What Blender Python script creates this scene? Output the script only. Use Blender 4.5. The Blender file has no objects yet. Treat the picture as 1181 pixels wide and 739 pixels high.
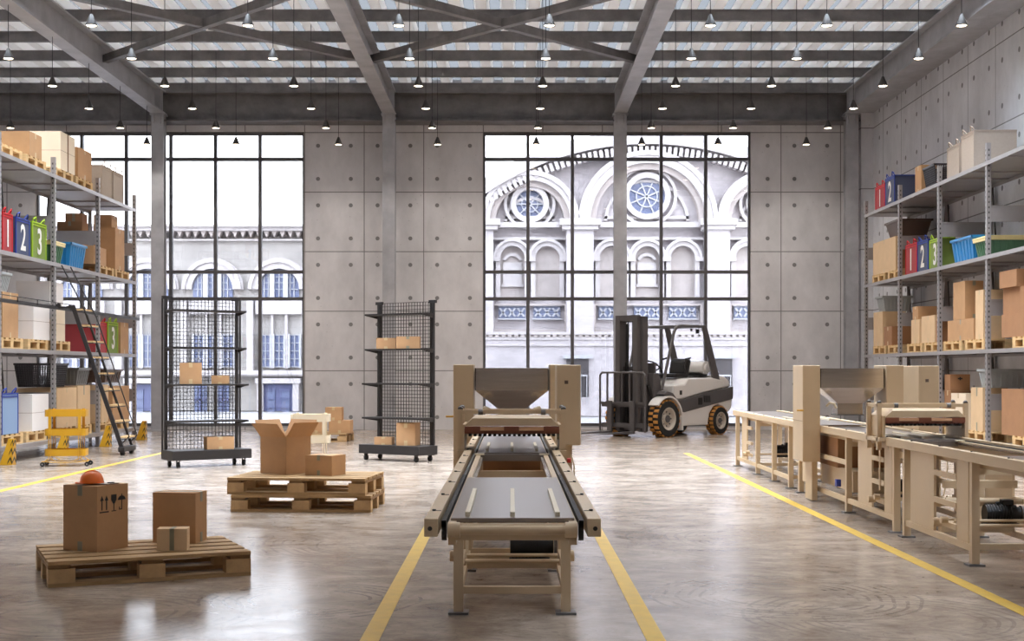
import bpy, bmesh, math, random
from mathutils import Vector, Matrix
random.seed(7)
LAMP_W = 26.0; SKY = 9.0; SUN = 0.0; EXPO = 1.22
PI = math.pi
R = math.radians
scene = bpy.context.scene
COL = scene.collection

# measurements from the photograph: eye height, focal length in pixels, vanishing point
EYE, F, VX, VY = 1.2, 1550.0, 589.5, 427.5
def wx(px, D): return (px - VX) * D / F
def wz(py, D): return EYE - (py - VY) * D / F
def fd(py, z=0.0): return (EYE - z) * F / (py - VY)

# ------------------------------------------------------------------ materials
MATS = {}
def s2l(c):
    return tuple((v / 12.92 if v <= 0.04045 else ((v + 0.055) / 1.055) ** 2.4) for v in [x / 255.0 for x in c])
def mat(name, rgb, rough=0.6, metal=0.0, var=0.0, vscale=6.0, bump=0.0, bscale=40.0, emit=0.0, spec=None, stretch=None, dark=None, coord='Object', coat=0.0):
    if name in MATS: return MATS[name]
    m = bpy.data.materials.new(name); m.use_nodes = True
    nt = m.node_tree; b = nt.nodes['Principled BSDF']
    c = s2l(rgb)
    b.inputs['Base Color'].default_value = (*c, 1)
    b.inputs['Roughness'].default_value = rough
    b.inputs['Metallic'].default_value = metal
    if coat: b.inputs['Coat Weight'].default_value = coat
    if spec is not None: b.inputs['Specular IOR Level'].default_value = spec
    if emit:
        b.inputs['Emission Color'].default_value = (*c, 1); b.inputs['Emission Strength'].default_value = emit
    if var or bump:
        tc = nt.nodes.new('ShaderNodeTexCoord')
        mp = nt.nodes.new('ShaderNodeMapping')
        nt.links.new(tc.outputs[coord], mp.inputs['Vector'])
        if stretch: mp.inputs['Scale'].default_value = stretch
    if var:
        n = nt.nodes.new('ShaderNodeTexNoise'); n.inputs['Scale'].default_value = vscale; n.inputs['Detail'].default_value = 6
        n.inputs['Roughness'].default_value = 0.62
        nt.links.new(mp.outputs[0], n.inputs['Vector'])
        r = nt.nodes.new('ShaderNodeValToRGB')
        d = s2l(dark) if dark else tuple(v * (1 - var) for v in c)
        l = tuple(min(1, v * (1 + var * 0.6)) for v in c)
        r.color_ramp.elements[0].position = 0.3; r.color_ramp.elements[1].position = 0.7
        r.color_ramp.elements[0].color = (*d, 1); r.color_ramp.elements[1].color = (*l, 1)
        nt.links.new(n.outputs['Fac'], r.inputs[0]); nt.links.new(r.outputs[0], b.inputs['Base Color'])
    if bump:
        n2 = nt.nodes.new('ShaderNodeTexNoise'); n2.inputs['Scale'].default_value = bscale; n2.inputs['Detail'].default_value = 4
        nt.links.new(mp.outputs[0], n2.inputs['Vector'])
        bp = nt.nodes.new('ShaderNodeBump'); bp.inputs['Strength'].default_value = bump; bp.inputs['Distance'].default_value = 0.01
        nt.links.new(n2.outputs['Fac'], bp.inputs['Height']); nt.links.new(bp.outputs[0], b.inputs['Normal'])
    MATS[name] = m
    return m

def nd(nt, t, **kw):
    n = nt.nodes.new(t)
    for k, v in kw.items(): setattr(n, k, v)
    return n
def mth(nt, op, a, b=None, c=None):
    n = nt.nodes.new('ShaderNodeMath'); n.operation = op
    for i, v in enumerate([a, b, c]):
        if v is None: continue
        if isinstance(v, (int, float)): n.inputs[i].default_value = v
        else: nt.links.new(v, n.inputs[i])
    return n.outputs[0]

def concrete_panels(name, axis, u0, z0, P=1.214, rgb=(216, 213, 214)):
    """board of square cast panels: joints and four tie holes each; axis = 0 runs along X, 1 along Y"""
    m = bpy.data.materials.new(name); m.use_nodes = True; nt = m.node_tree; b = nt.nodes['Principled BSDF']
    geo = nd(nt, 'ShaderNodeNewGeometry'); sp = nd(nt, 'ShaderNodeSeparateXYZ'); nt.links.new(geo.outputs['Position'], sp.inputs[0])
    u = mth(nt, 'SUBTRACT', sp.outputs[axis], u0); v = mth(nt, 'SUBTRACT', sp.outputs[2], z0)
    fu = mth(nt, 'FRACT', mth(nt, 'DIVIDE', mth(nt, 'ADD', u, P * 50), P)); fv = mth(nt, 'FRACT', mth(nt, 'DIVIDE', mth(nt, 'ADD', v, P * 50), P))
    du = mth(nt, 'MINIMUM', fu, mth(nt, 'SUBTRACT', 1.0, fu)); dv = mth(nt, 'MINIMUM', fv, mth(nt, 'SUBTRACT', 1.0, fv))
    joint = mth(nt, 'LESS_THAN', mth(nt, 'MINIMUM', du, dv), 0.0075)
    hu = mth(nt, 'SUBTRACT', du, 0.225); hv = mth(nt, 'SUBTRACT', dv, 0.222)
    dist = mth(nt, 'SQRT', mth(nt, 'ADD', mth(nt, 'MULTIPLY', hu, hu), mth(nt, 'MULTIPLY', hv, hv)))
    hole = mth(nt, 'LESS_THAN', dist, 0.034)
    n = nd(nt, 'ShaderNodeTexNoise'); n.inputs['Scale'].default_value = 1.6; n.inputs['Detail'].default_value = 8; n.inputs['Roughness'].default_value = 0.65
    mp = nd(nt, 'ShaderNodeMapping'); mp.inputs['Scale'].default_value = (1, 1, 0.6); nt.links.new(geo.outputs['Position'], mp.inputs[0]); nt.links.new(mp.outputs[0], n.inputs['Vector'])
    r = nd(nt, 'ShaderNodeValToRGB'); c = s2l(rgb)
    r.color_ramp.elements[0].position = 0.28; r.color_ramp.elements[1].position = 0.72
    r.color_ramp.elements[0].color = (*[x * 0.80 for x in c], 1); r.color_ramp.elements[1].color = (*[x * 1.12 for x in c], 1)
    nt.links.new(n.outputs['Fac'], r.inputs[0])
    # small air pocks
    vo = nd(nt, 'ShaderNodeTexVoronoi'); vo.inputs['Scale'].default_value = 9.0
    nt.links.new(geo.outputs['Position'], vo.inputs['Vector'])
    n3 = nd(nt, 'ShaderNodeTexNoise'); n3.inputs['Scale'].default_value = 1.3; nt.links.new(geo.outputs['Position'], n3.inputs['Vector'])
    pock = mth(nt, 'MULTIPLY', mth(nt, 'LESS_THAN', vo.outputs['Distance'], 0.085), mth(nt, 'GREATER_THAN', n3.outputs['Fac'], 0.52))
    mask = mth(nt, 'MAXIMUM', mth(nt, 'MULTIPLY', joint, 0.72), mth(nt, 'MAXIMUM', mth(nt, 'MULTIPLY', hole, 0.72), mth(nt, 'MULTIPLY', pock, 0.3)))
    mx = nd(nt, 'ShaderNodeMix', data_type='RGBA'); nt.links.new(mask, mx.inputs[0]); nt.links.new(r.outputs[0], mx.inputs[6]); mx.inputs[7].default_value = (0.06, 0.056, 0.055, 1)
    nt.links.new(mx.outputs[2], b.inputs['Base Color']); b.inputs['Roughness'].default_value = 0.75
    bp = nd(nt, 'ShaderNodeBump'); bp.inputs['Strength'].default_value = 0.5; bp.inputs['Distance'].default_value = 0.01
    nt.links.new(mth(nt, 'SUBTRACT', n.outputs['Fac'], mask), bp.inputs['Height']); nt.links.new(bp.outputs[0], b.inputs['Normal'])
    return m

def floor_material():
    m = bpy.data.materials.new('polished_floor'); m.use_nodes = True; nt = m.node_tree; b = nt.nodes['Principled BSDF']
    geo = nd(nt, 'ShaderNodeNewGeometry')
    def noise(scale, sc=(1, 1, 1), detail=8, rough=0.65, dist=0.0, rot=0):
        mp = nd(nt, 'ShaderNodeMapping'); mp.inputs['Scale'].default_value = sc; mp.inputs['Rotation'].default_value = (0, 0, rot)
        nt.links.new(geo.outputs['Position'], mp.inputs[0])
        n = nd(nt, 'ShaderNodeTexNoise'); n.inputs['Scale'].default_value = scale; n.inputs['Detail'].default_value = detail
        n.inputs['Roughness'].default_value = rough; n.inputs['Distortion'].default_value = dist
        nt.links.new(mp.outputs[0], n.inputs['Vector']); return n.outputs['Fac']
    a = noise(1.3, (1, 1, 1), 12, 0.75, 0.4)
    s = noise(2.3, (1.0, 1.5, 1), 11, 0.78, 0.7, 0.5)
    mixv = mth(nt, 'ADD', mth(nt, 'MULTIPLY', a, 0.5), mth(nt, 'MULTIPLY', s, 0.5))
    r = nd(nt, 'ShaderNodeValToRGB')
    el = r.color_ramp.elements
    el[0].position = 0.36; el[0].color = (*s2l((112, 96, 83)), 1)
    el[1].position = 0.62; el[1].color = (*s2l((182, 168, 155)), 1)
    e = el.new(0.49); e.color = (*s2l((152, 137, 123)), 1)
    nt.links.new(mixv, r.inputs[0])
    # tyre scuffs: arcs of turning circles
    sp = nd(nt, 'ShaderNodeSeparateXYZ'); nt.links.new(geo.outputs['Position'], sp.inputs[0])
    n4 = noise(0.9, (1, 1, 1), 2)
    scuff = None
    for (cx, cy, rmin, rmax, st) in ((-1.05, 7.05, 0.28, 0.62, 1.0), (-2.1, 6.6, 0.4, 0.9, 0.6), (1.45, 7.15, 0.3, 0.72, 0.9), (-0.85, 9.3, 0.5, 1.1, 0.5), (2.0, 9.6, 0.6, 1.2, 0.5), (1.9, 6.5, 0.35, 0.8, .6)):
        x = mth(nt, 'SUBTRACT', sp.outputs[0], cx); y = mth(nt, 'SUBTRACT', sp.outputs[1], cy)
        d = mth(nt, 'SQRT', mth(nt, 'ADD', mth(nt, 'MULTIPLY', x, x), mth(nt, 'MULTIPLY', y, y)))
        d = mth(nt, 'ADD', d, mth(nt, 'MULTIPLY', n4, 0.22))
        ring = mth(nt, 'GREATER_THAN', mth(nt, 'SINE', mth(nt, 'MULTIPLY', d, 95.0)), 0.6)
        band = mth(nt, 'MULTIPLY', mth(nt, 'GREATER_THAN', d, rmin + .1), mth(nt, 'LESS_THAN', d, rmax + .1))
        v = mth(nt, 'MULTIPLY', mth(nt, 'MULTIPLY', ring, band), st)
        scuff = v if scuff is None else mth(nt, 'MAXIMUM', scuff, v)
    brk = noise(3.2, (1, 1, 1), 6, 0.75)
    brk = mth(nt, 'MULTIPLY', mth(nt, 'GREATER_THAN', brk, 0.49), 0.5)
    # thin wandering marks, everywhere
    thin = noise(1.7, (1, 1, 1), 3, 0.5, 2.2)
    thin = mth(nt, 'LESS_THAN', mth(nt, 'ABSOLUTE', mth(nt, 'SUBTRACT', thin, 0.5)), 0.010)
    thin = mth(nt, 'MULTIPLY', thin, 0.18)
    mask = mth(nt, 'MAXIMUM', mth(nt, 'MULTIPLY', scuff, brk), thin)
    mx = nd(nt, 'ShaderNodeMix', data_type='RGBA'); nt.links.new(mask, mx.inputs[0]); nt.links.new(r.outputs[0], mx.inputs[6]); mx.inputs[7].default_value = (*s2l((70, 60, 54)), 1)
    nt.links.new(mx.outputs[2], b.inputs['Base Color'])
    rr = nd(nt, 'ShaderNodeMapRange'); nt.links.new(s, rr.inputs[0])
    rr.inputs[1].default_value = 0.35; rr.inputs[2].default_value = 0.65; rr.inputs[3].default_value = 0.16; rr.inputs[4].default_value = 0.26
    nt.links.new(rr.outputs[0], b.inputs['Roughness'])
    b.inputs['Specular IOR Level'].default_value = 0.22
    bp = nd(nt, 'ShaderNodeBump'); bp.inputs['Strength'].default_value = 0.05; bp.inputs['Distance'].default_value = 0.01
    nt.links.new(noise(5, (1, 1, 1), 4), bp.inputs['Height']); nt.links.new(bp.outputs[0], b.inputs['Normal'])
    return m

def glass_material(nm='window_glass', GT=(0.56, 0.562, 0.57)):
    m = bpy.data.materials.new(nm); m.use_nodes = True; nt = m.node_tree
    nt.nodes.remove(nt.nodes['Principled BSDF']); out = nt.nodes['Material Output']
    t = nd(nt, 'ShaderNodeBsdfTransparent'); t.inputs[0].default_value = (*GT, 1)
    g = nd(nt, 'ShaderNodeBsdfGlossy'); g.inputs['Roughness'].default_value = 0.02
    fr = nd(nt, 'ShaderNodeFresnel'); fr.inputs[0].default_value = 1.5
    mx = nd(nt, 'ShaderNodeMixShader'); nt.links.new(fr.outputs[0], mx.inputs[0]); nt.links.new(t.outputs[0], mx.inputs[1]); nt.links.new(g.outputs[0], mx.inputs[2])
    nt.links.new(mx.outputs[0], out.inputs[0]); return m

def sheet_material():
    m = bpy.data.materials.new('rooflight_sheet'); m.use_nodes = True; nt = m.node_tree
    nt.nodes.remove(nt.nodes['Principled BSDF']); out = nt.nodes['Material Output']
    t = nd(nt, 'ShaderNodeBsdfTransparent'); t.inputs[0].default_value = (.11, .113, .116, 1)
    g = nd(nt, 'ShaderNodeBsdfTranslucent'); g.inputs[0].default_value = (.20, .20, .20, 1)
    mx = nd(nt, 'ShaderNodeMixShader'); mx.inputs[0].default_value = .6; nt.links.new(t.outputs[0], mx.inputs[1]); nt.links.new(g.outputs[0], mx.inputs[2])
    nt.links.new(mx.outputs[0], out.inputs[0]); return m
def masonry_material(name, rgb, sc=2.2):
    m = bpy.data.materials.new(name); m.use_nodes = True; nt = m.node_tree; b = nt.nodes['Principled BSDF']
    tc = nd(nt, 'ShaderNodeTexCoord'); mp = nd(nt, 'ShaderNodeMapping'); mp.inputs['Rotation'].default_value = (PI / 2, 0, 0)
    nt.links.new(tc.outputs['Object'], mp.inputs[0])
    br = nd(nt, 'ShaderNodeTexBrick'); br.inputs['Scale'].default_value = sc
    c = s2l(rgb)
    br.inputs['Color1'].default_value = (*c, 1); br.inputs['Color2'].default_value = (*[x * 0.86 for x in c], 1)
    br.inputs['Mortar'].default_value = (*[x * 0.78 for x in c], 1); br.inputs['Mortar Size'].default_value = 0.012
    nt.links.new(mp.outputs[0], br.inputs['Vector'])
    n = nd(nt, 'ShaderNodeTexNoise'); n.inputs['Scale'].default_value = 0.9; n.inputs['Detail'].default_value = 8; nt.links.new(tc.outputs['Object'], n.inputs['Vector'])
    r = nd(nt, 'ShaderNodeValToRGB'); r.color_ramp.elements[0].position = .3; r.color_ramp.elements[1].position = .7
    r.color_ramp.elements[0].color = (.80, .80, .81, 1); r.color_ramp.elements[1].color = (1, 1, 1, 1); nt.links.new(n.outputs['Fac'], r.inputs[0])
    mx = nd(nt, 'ShaderNodeMix', data_type='RGBA', blend_type='MULTIPLY'); mx.inputs[0].default_value = 1
    nt.links.new(br.outputs['Color'], mx.inputs[6]); nt.links.new(r.outputs[0], mx.inputs[7]); nt.links.new(mx.outputs[2], b.inputs['Base Color'])
    b.inputs['Roughness'].default_value = 0.85
    return m

M_floor = floor_material(); M_glass = glass_material(); M_sheet = sheet_material(); M_glassC = glass_material('rooflight_glass', (.9, .92, .93))
M_wallB = concrete_panels('cast_concrete_panels', 0, -2.996, 1.2)
M_wallR = concrete_panels('cast_concrete_side', 1, 27.4, 1.2, rgb=(220, 220, 224))
M_steel = mat('painted_steel', (172, 171, 174), 0.45, 0.1, var=0.22, vscale=2.5, bump=0.08)
M_steelD = mat('dark_steel', (118, 114, 113), 0.5, 0.1, var=0.35, vscale=3.5, bump=0.15)
M_deck = mat('white_deck', (236, 232, 228), 0.4, 0.0)
nt_ = M_deck.node_tree; tl_ = nd(nt_, 'ShaderNodeBsdfTranslucent'); tl_.inputs[0].default_value = (.8, .79, .78, 1)  # translucency added so the deck ribs look brighter from below
ms_ = nd(nt_, 'ShaderNodeMixShader'); ms_.inputs[0].default_value = .13
nt_.links.new(nt_.nodes['Principled BSDF'].outputs[0], ms_.inputs[1]); nt_.links.new(tl_.outputs[0], ms_.inputs[2]); nt_.links.new(ms_.outputs[0], nt_.nodes['Material Output'].inputs[0])
M_frame = mat('window_frame_paint', (88, 85, 86), 0.45)  # frame grey lifted to imitate bloom from the bright panes
M_cream = mat('machine_paint', (206, 181, 147), 0.42, var=0.05, vscale=3)
M_black = mat('black_iron', (34, 32, 32), 0.45, 0.3)
M_darkiron = mat('dark_rack_iron', (54, 50, 49), 0.5, 0.4)
M_rubber = mat('rubber', (26, 25, 25), 0.7)
M_inox = mat('brushed_stainless', (186, 174, 162), 0.24, 1.0, var=0.12, vscale=3, stretch=(1, 1, 14))
M_plate = mat('conveyor_plate', (140, 130, 124), 0.28, 0.55)
M_card = mat('cardboard', (188, 146, 104), 0.8, var=0.1, vscale=5, bump=0.05)
M_cardD = mat('brown_cardboard', (160, 116, 80), 0.8, var=0.1, vscale=5, bump=0.05)
M_cardL = mat('pale_cardboard', (214, 182, 142), 0.8, var=0.07, vscale=5, bump=0.05)
M_cream_box = mat('cream_cardboard', (232, 214, 188), 0.75, var=0.04, vscale=5)
M_white_box = mat('white_cardboard', (236, 230, 226), 0.7, var=0.03, vscale=5)
M_tape = mat('packing_tape', (140, 136, 114), 0.4)
M_tapeL = mat('pale_packing_tape', (196, 170, 128), 0.4)
M_seam = mat('carton_seam', (120, 84, 54), 0.85)
M_ink = mat('print_ink', (42, 38, 38), 0.7)
M_wood = mat('pallet_wood', (172, 138, 94), 0.75, var=0.28, vscale=7, bump=0.2, stretch=(0.6, 4, 4))
M_woodB = mat('pallet_block_wood', (192, 156, 110), 0.75, var=0.22, vscale=9, bump=0.15)
M_woodC = mat('pallet_cross_wood', (140, 106, 68), 0.75, var=0.22, vscale=9)
M_woodL = mat('pale_pallet_wood', (216, 180, 128), 0.75, var=0.22, vscale=7, bump=0.15, stretch=(1, 1, 3))
M_rack = mat('rack_steel', (158, 152, 150), 0.42, 0.35, var=0.08, vscale=4)
M_rackH = mat('rack_hole', (70, 66, 64), 0.7)
M_yellow = mat('yellow_enamel', (202, 150, 28), 0.4)
M_yline = mat('yellow_floor_paint', (206, 166, 48), 0.45, var=0.14, vscale=9, coord='Object')
M_orange = mat('orange_plastic', (236, 112, 32), 0.32)
M_canvas = mat('beige_canvas', (178, 164, 150), 0.9, var=0.05, vscale=30)
M_red = mat('red_fabric', (162, 56, 58), 0.8); M_redT = mat('red_binding', (204, 24, 34), 0.6)
M_blue = mat('navy_fabric', (72, 78, 102), 0.8); M_blueT = mat('blue_binding', (38, 62, 148), 0.6)
M_green = mat('olive_fabric', (120, 138, 62), 0.8); M_greenT = mat('lime_binding', (164, 196, 40), 0.6)
M_num = mat('numeral_print', (226, 222, 214), 0.7)
M_lblue = mat('pale_blue_fabric', (134, 158, 190), 0.8)
M_tubB = mat('blue_plastic', (48, 134, 192), 0.32)
M_tubG = mat('green_plastic', (78, 116, 84), 0.4); M_lid = mat('cream_lid', (234, 214, 150), 0.4)
M_tubW = mat('grey_plastic', (168, 172, 172), 0.35); M_tubD = mat('smoke_plastic', (112, 112, 112), 0.35); M_tubBr = mat('brown_plastic', (96, 78, 68), 0.4)
M_blk = mat('black_plastic', (42, 36, 40), 0.4)
M_lampD = mat('lamp_shade_metal', (64, 58, 54), 0.5, 0.0)
M_bulb = mat('lamp_glow', (255, 236, 210), 0.5, emit=9.0)
M_fwhite = mat('forklift_white', (222, 218, 214), 0.3, coat=0.3)
M_fgrey = mat('forklift_grey', (82, 78, 78), 0.4)
M_lug = mat('tyre_lug', (190, 132, 62), 0.7)
M_rim = mat('wheel_rim', (196, 186, 174), 0.4, 0.2)
M_redwood = mat('red_brown_board', (128, 72, 50), 0.5); M_redwoodL = mat('tan_board', (214, 164, 124), 0.5)
M_bfac = masonry_material('pale_brick', (190, 183, 184), 3.2)
M_bstone = mat('pale_stone', (178, 172, 171), 0.8, var=0.1, vscale=2)
M_bstoneL = masonry_material('ashlar_stone', (166, 161, 156), 1.1)
M_bstoneD = mat('weathered_stone', (170, 161, 157), 0.85, var=0.2, vscale=2)  # slightly darker stone tone for reveals, niches and courses, also the tree
M_bglass = mat('blue_window_glass', (96, 104, 132), 0.3)
M_bdoor = mat('blue_door_paint', (84, 88, 122), 0.5)
M_bwhite = mat('window_joinery', (166, 166, 170), 0.6)
M_btile = mat('blue_tile', (98, 106, 130), 0.5); M_bdark = mat('dark_doorway', (64, 59, 60), 0.6)
M_pave = mat('paving', (150, 148, 148), 0.8, var=0.1, vscale=1)
M_redknob = mat('red_button', (196, 30, 26), 0.4)
M_bluecap = mat('blue_cap', (32, 52, 150), 0.4)
M_screen = mat('panel_badge', (112, 96, 84), 0.5)
M_paper = mat('white_paper', (236, 232, 226), 0.7)

# ------------------------------------------------------------------ mesh helper
class MB:
    def __init__(s): s.v = []; s.f = []
    def add(s, vs, fs):
        n = len(s.v); s.v.extend([tuple(v) for v in vs]); s.f.extend([tuple(i + n for i in f) for f in fs]); return s
    def box(s, x0, x1, y0, y1, z0, z1):
        if x0 > x1: x0, x1 = x1, x0
        if y0 > y1: y0, y1 = y1, y0
        if z0 > z1: z0, z1 = z1, z0
        return s.add([(x0, y0, z0), (x1, y0, z0), (x1, y1, z0), (x0, y1, z0), (x0, y0, z1), (x1, y0, z1), (x1, y1, z1), (x0, y1, z1)],
              [(0, 3, 2, 1), (4, 5, 6, 7), (0, 1, 5, 4), (1, 2, 6, 5), (2, 3, 7, 6), (3, 0, 4, 7)])
    def frustum(s, b, t, z0, z1):
        (bx0, bx1, by0, by1), (tx0, tx1, ty0, ty1) = b, t
        return s.add([(bx0, by0, z0), (bx1, by0, z0), (bx1, by1, z0), (bx0, by1, z0), (tx0, ty0, z1), (tx1, ty0, z1), (tx1, ty1, z1), (tx0, ty1, z1)],
              [(0, 3, 2, 1), (4, 5, 6, 7), (0, 1, 5, 4), (1, 2, 6, 5), (2, 3, 7, 6), (3, 0, 4, 7)])
    def beam(s, p0, p1, w, h, up=(0, 0, 1)):
        p0, p1 = Vector(p0), Vector(p1); d = (p1 - p0).normalized(); u = Vector(up)
        if abs(d.dot(u)) > 0.98: u = Vector((0, 1, 0))
        a = d.cross(u).normalized(); b = a.cross(d).normalized(); a *= w / 2; b *= h / 2
        vs = [p0 - a - b, p0 + a - b, p0 + a + b, p0 - a + b, p1 - a - b, p1 + a - b, p1 + a + b, p1 - a + b]
        return s.add(vs, [(0, 1, 2, 3), (4, 7, 6, 5), (0, 4, 5, 1), (1, 5, 6, 2), (2, 6, 7, 3), (3, 7, 4, 0)])
    def cyl(s, p0, p1, r0, r1=None, n=16, caps=True):
        r1 = r0 if r1 is None else r1
        p0, p1 = Vector(p0), Vector(p1); d = (p1 - p0).normalized()
        u = Vector((0, 0, 1)) if abs(d.z) < 0.9 else Vector((1, 0, 0))
        a = d.cross(u).normalized(); b = d.cross(a).normalized()
        vs = []
        for p, r in ((p0, r0), (p1, r1)):
            for i in range(n):
                t = 2 * PI * i / n; vs.append(p + a * (r * math.cos(t)) + b * (r * math.sin(t)))
        fs = [(i, (i + 1) % n, n + (i + 1) % n, n + i) for i in range(n)]
        if caps: fs += [tuple(range(n - 1, -1, -1)), tuple(range(n, 2 * n))]
        return s.add(vs, fs)
    def tube(s, pts, r, n=8):
        pts = [Vector(p) for p in pts]; rings = []
        prev = None
        for i, p in enumerate(pts):
            d = ((pts[min(i + 1, len(pts) - 1)] - p).normalized() + (p - pts[max(i - 1, 0)]).normalized()).normalized()
            if prev is None:
                u = Vector((0, 0, 1)) if abs(d.z) < 0.9 else Vector((1, 0, 0)); a = d.cross(u).normalized()
            else:
                a = (prev - d * prev.dot(d)).normalized()
            prev = a; b = d.cross(a).normalized()
            rings.append([p + a * (r * math.cos(2 * PI * k / n)) + b * (r * math.sin(2 * PI * k / n)) for k in range(n)])
        vs = [v for rg in rings for v in rg]; fs = []
        for i in range(len(rings) - 1):
            for k in range(n): fs.append((i * n + k, i * n + (k + 1) % n, (i + 1) * n + (k + 1) % n, (i + 1) * n + k))
        fs += [tuple(range(n - 1, -1, -1)), tuple((len(rings) - 1) * n + k for k in range(n))]
        return s.add(vs, fs)
    def prism(s, poly, axis, a0, a1):
        """poly in the plane across axis (0: y,z  1: x,z  2: x,y), extruded a0..a1"""
        def P(q, a): return (a, q[0], q[1]) if axis == 0 else ((q[0], a, q[1]) if axis == 1 else (q[0], q[1], a))
        n = len(poly)
        vs = [P(q, a0) for q in poly] + [P(q, a1) for q in poly]
        fs = [tuple(range(n)), tuple(range(2 * n - 1, n - 1, -1))] + [(i, i + n, (i + 1) % n + n, (i + 1) % n) for i in range(n)]
        return s.add(vs, fs)
    def ring(s, cx, cz, r0, r1, y0, y1, a0=0, a1=PI, n=28):
        full = abs(a1 - a0) > 2 * PI - .01
        vs = []
        for i in range(n + 1):
            t = a0 + (a1 - a0) * i / n; c, k = math.cos(t), math.sin(t)
            vs += [(cx + r0 * c, y0, cz + r0 * k), (cx + r1 * c, y0, cz + r1 * k), (cx + r1 * c, y1, cz + r1 * k), (cx + r0 * c, y1, cz + r0 * k)]
        fs = []
        for i in range(n):
            for k in range(4): fs.append((i * 4 + k, i * 4 + (k + 1) % 4, i * 4 + 4 + (k + 1) % 4, i * 4 + 4 + k))
        if not full: fs += [(3, 2, 1, 0), (n * 4, n * 4 + 1, n * 4 + 2, n * 4 + 3)]
        return s.add(vs, fs)
    def lathe(s, prof, n=24, c=(0, 0, 0)):
        vs = []
        for i in range(n):
            t = 2 * PI * i / n
            for (r, z) in prof: vs.append((c[0] + r * math.cos(t), c[1] + r * math.sin(t), c[2] + z))
        k = len(prof); fs = []
        for i in range(n):
            j = (i + 1) % n
            for q in range(k - 1): fs.append((i * k + q, j * k + q, j * k + q + 1, i * k + q + 1))
        return s.add(vs, fs)
    def xf(s, mtx, since=0):
        for i in range(since, len(s.v)): s.v[i] = tuple(mtx @ Vector(s.v[i]))
        return s
    def build(s, name, m, parent=None, smooth=False, bevel=0.0, kind=None, label=None):
        me = bpy.data.meshes.new(name); me.from_pydata(s.v, [], s.f); me.validate()
        bm = bmesh.new(); bm.from_mesh(me); bmesh.ops.recalc_face_normals(bm, faces=bm.faces); bm.to_mesh(me); bm.free()
        me.materials.append(m)
        if smooth:
            for p in me.polygons: p.use_smooth = True
            me.set_sharp_from_angle(angle=R(38))
        o = bpy.data.objects.new(name, me); COL.objects.link(o)
        if parent: o.parent = parent
        if bevel:
            b = o.modifiers.new('edge', 'BEVEL'); b.width = bevel; b.segments = 2; b.limit_method = 'ANGLE'
        if kind: o['kind'] = kind
        if label: o['label'] = label
        return o

def thing(name, label, cat, loc=(0, 0, 0), rz=0.0, group=None):
    o = bpy.data.objects.new(name, None); COL.objects.link(o); o.empty_display_size = 0.1
    o.location = loc; o.rotation_euler = (0, 0, rz); o['label'] = label; o['category'] = cat
    if group: o['group'] = group
    return o
def tag(o, label, cat, group=None, loc=None, rz=None):
    o['label'] = label; o['category'] = cat
    if group: o['group'] = group
    if loc: o.location = loc
    if rz is not None: o.rotation_euler = (0, 0, rz)
    return o
def dup(root, loc, rz, label, group=None, mats=None):
    def cp(o):
        c = o.copy(); COL.objects.link(c); return c
    r = cp(root); r.location = loc; r.rotation_euler = (0, 0, rz); r['label'] = label
    if group: r['group'] = group
    for ch in [x for x in root.children]:
        c = cp(ch); c.parent = r
        for g in [x for x in ch.children]:
            d = cp(g); d.parent = c
    return r
def I_beam_y(x, y0, y1, z0, z1, w, t=0.025, web=0.02):
    return MB().box(x - w / 2, x + w / 2, y0, y1, z0, z0 + t).box(x - w / 2, x + w / 2, y0, y1, z1 - t, z1).box(x - web / 2, x + web / 2, y0, y1, z0 + t, z1 - t)
def I_beam_x(y, x0, x1, z0, z1, w, t=0.02, web=0.015):
    return MB().box(x0, x1, y - w / 2, y + w / 2, z0, z0 + t).box(x0, x1, y - w / 2, y + w / 2, z1 - t, z1).box(x0, x1, y - web / 2, y + web / 2, z0 + t, z1 - t)
ORD = ['first', 'second', 'third', 'fourth', 'fifth', 'sixth', 'seventh', 'eighth', 'ninth', 'tenth']
# ================================================================== the hall
DB = 27.4; XL = -11.9; XR = 7.25; YN = -6.0; ZC = 7.3
S = 'structure'
MB().box(XL - .3, XR + .3, YN - .3, DB + .35, -0.2, 0).build('floor', M_floor, kind=S)
# back wall with the two window openings
W1 = (wx(41, DB), wx(350.5, DB)); W2 = (wx(557.5, DB), wx(866, DB)); WT = wz(151.5, DB); WB = 0.05
wb = MB()
for a, b in ((XL - .3, W1[0]), (W1[1], W2[0]), (W2[1], XR + .3)): wb.box(a, b, DB, DB + .3, 0, ZC)
for a, b in (W1, W2): wb.box(a, b, DB, DB + .3, WT, ZC).box(a, b, DB, DB + .3, 0, WB)
wb.build('wall_back', M_wallB, kind=S)
MB().box(XR, XR + .3, YN, DB, 0, ZC).build('wall_right', M_wallR, kind=S)
MB().box(XL - .3, XL, YN, DB, 0, ZC).build('wall_left', M_wallR, kind=S)
MB().box(XL, XR, YN - .3, YN, 0, ZC).build('wall_front', M_wallR, kind=S)
# windows: frame bars, and one pane sheet behind them
for wi, (a, b) in enumerate((W1, W2), 1):
    y0 = DB + .10; t = .033
    root = MB()
    xs = [a + (b - a) * i / 6 for i in range(7)]
    for i, x in enumerate(xs):
        tt = t * (1.25 if i in (0, 6) else 1)
        root.box(x - tt, x + tt, y0 - .03, y0 + .07, WB, WT)
    for z, tt in ((WT - .03, .035), (wz(182.8, DB), .034), (wz(313.2, DB), .034), (wz(344.3, DB), .034), (WB + .035, .045)):
        root.box(a, b, y0 - .028, y0 + .068, z - tt, z + tt)
    fr = root.build('window_%d' % wi, M_frame, kind=S)
    MB().box(a, b, y0 + .018, y0 + .026, WB, WT).build('glass', M_glass, fr)
    MB().box(a, b, DB + .0, DB + .1, WB, WB + .02).build('sill', M_steel, fr)
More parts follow.
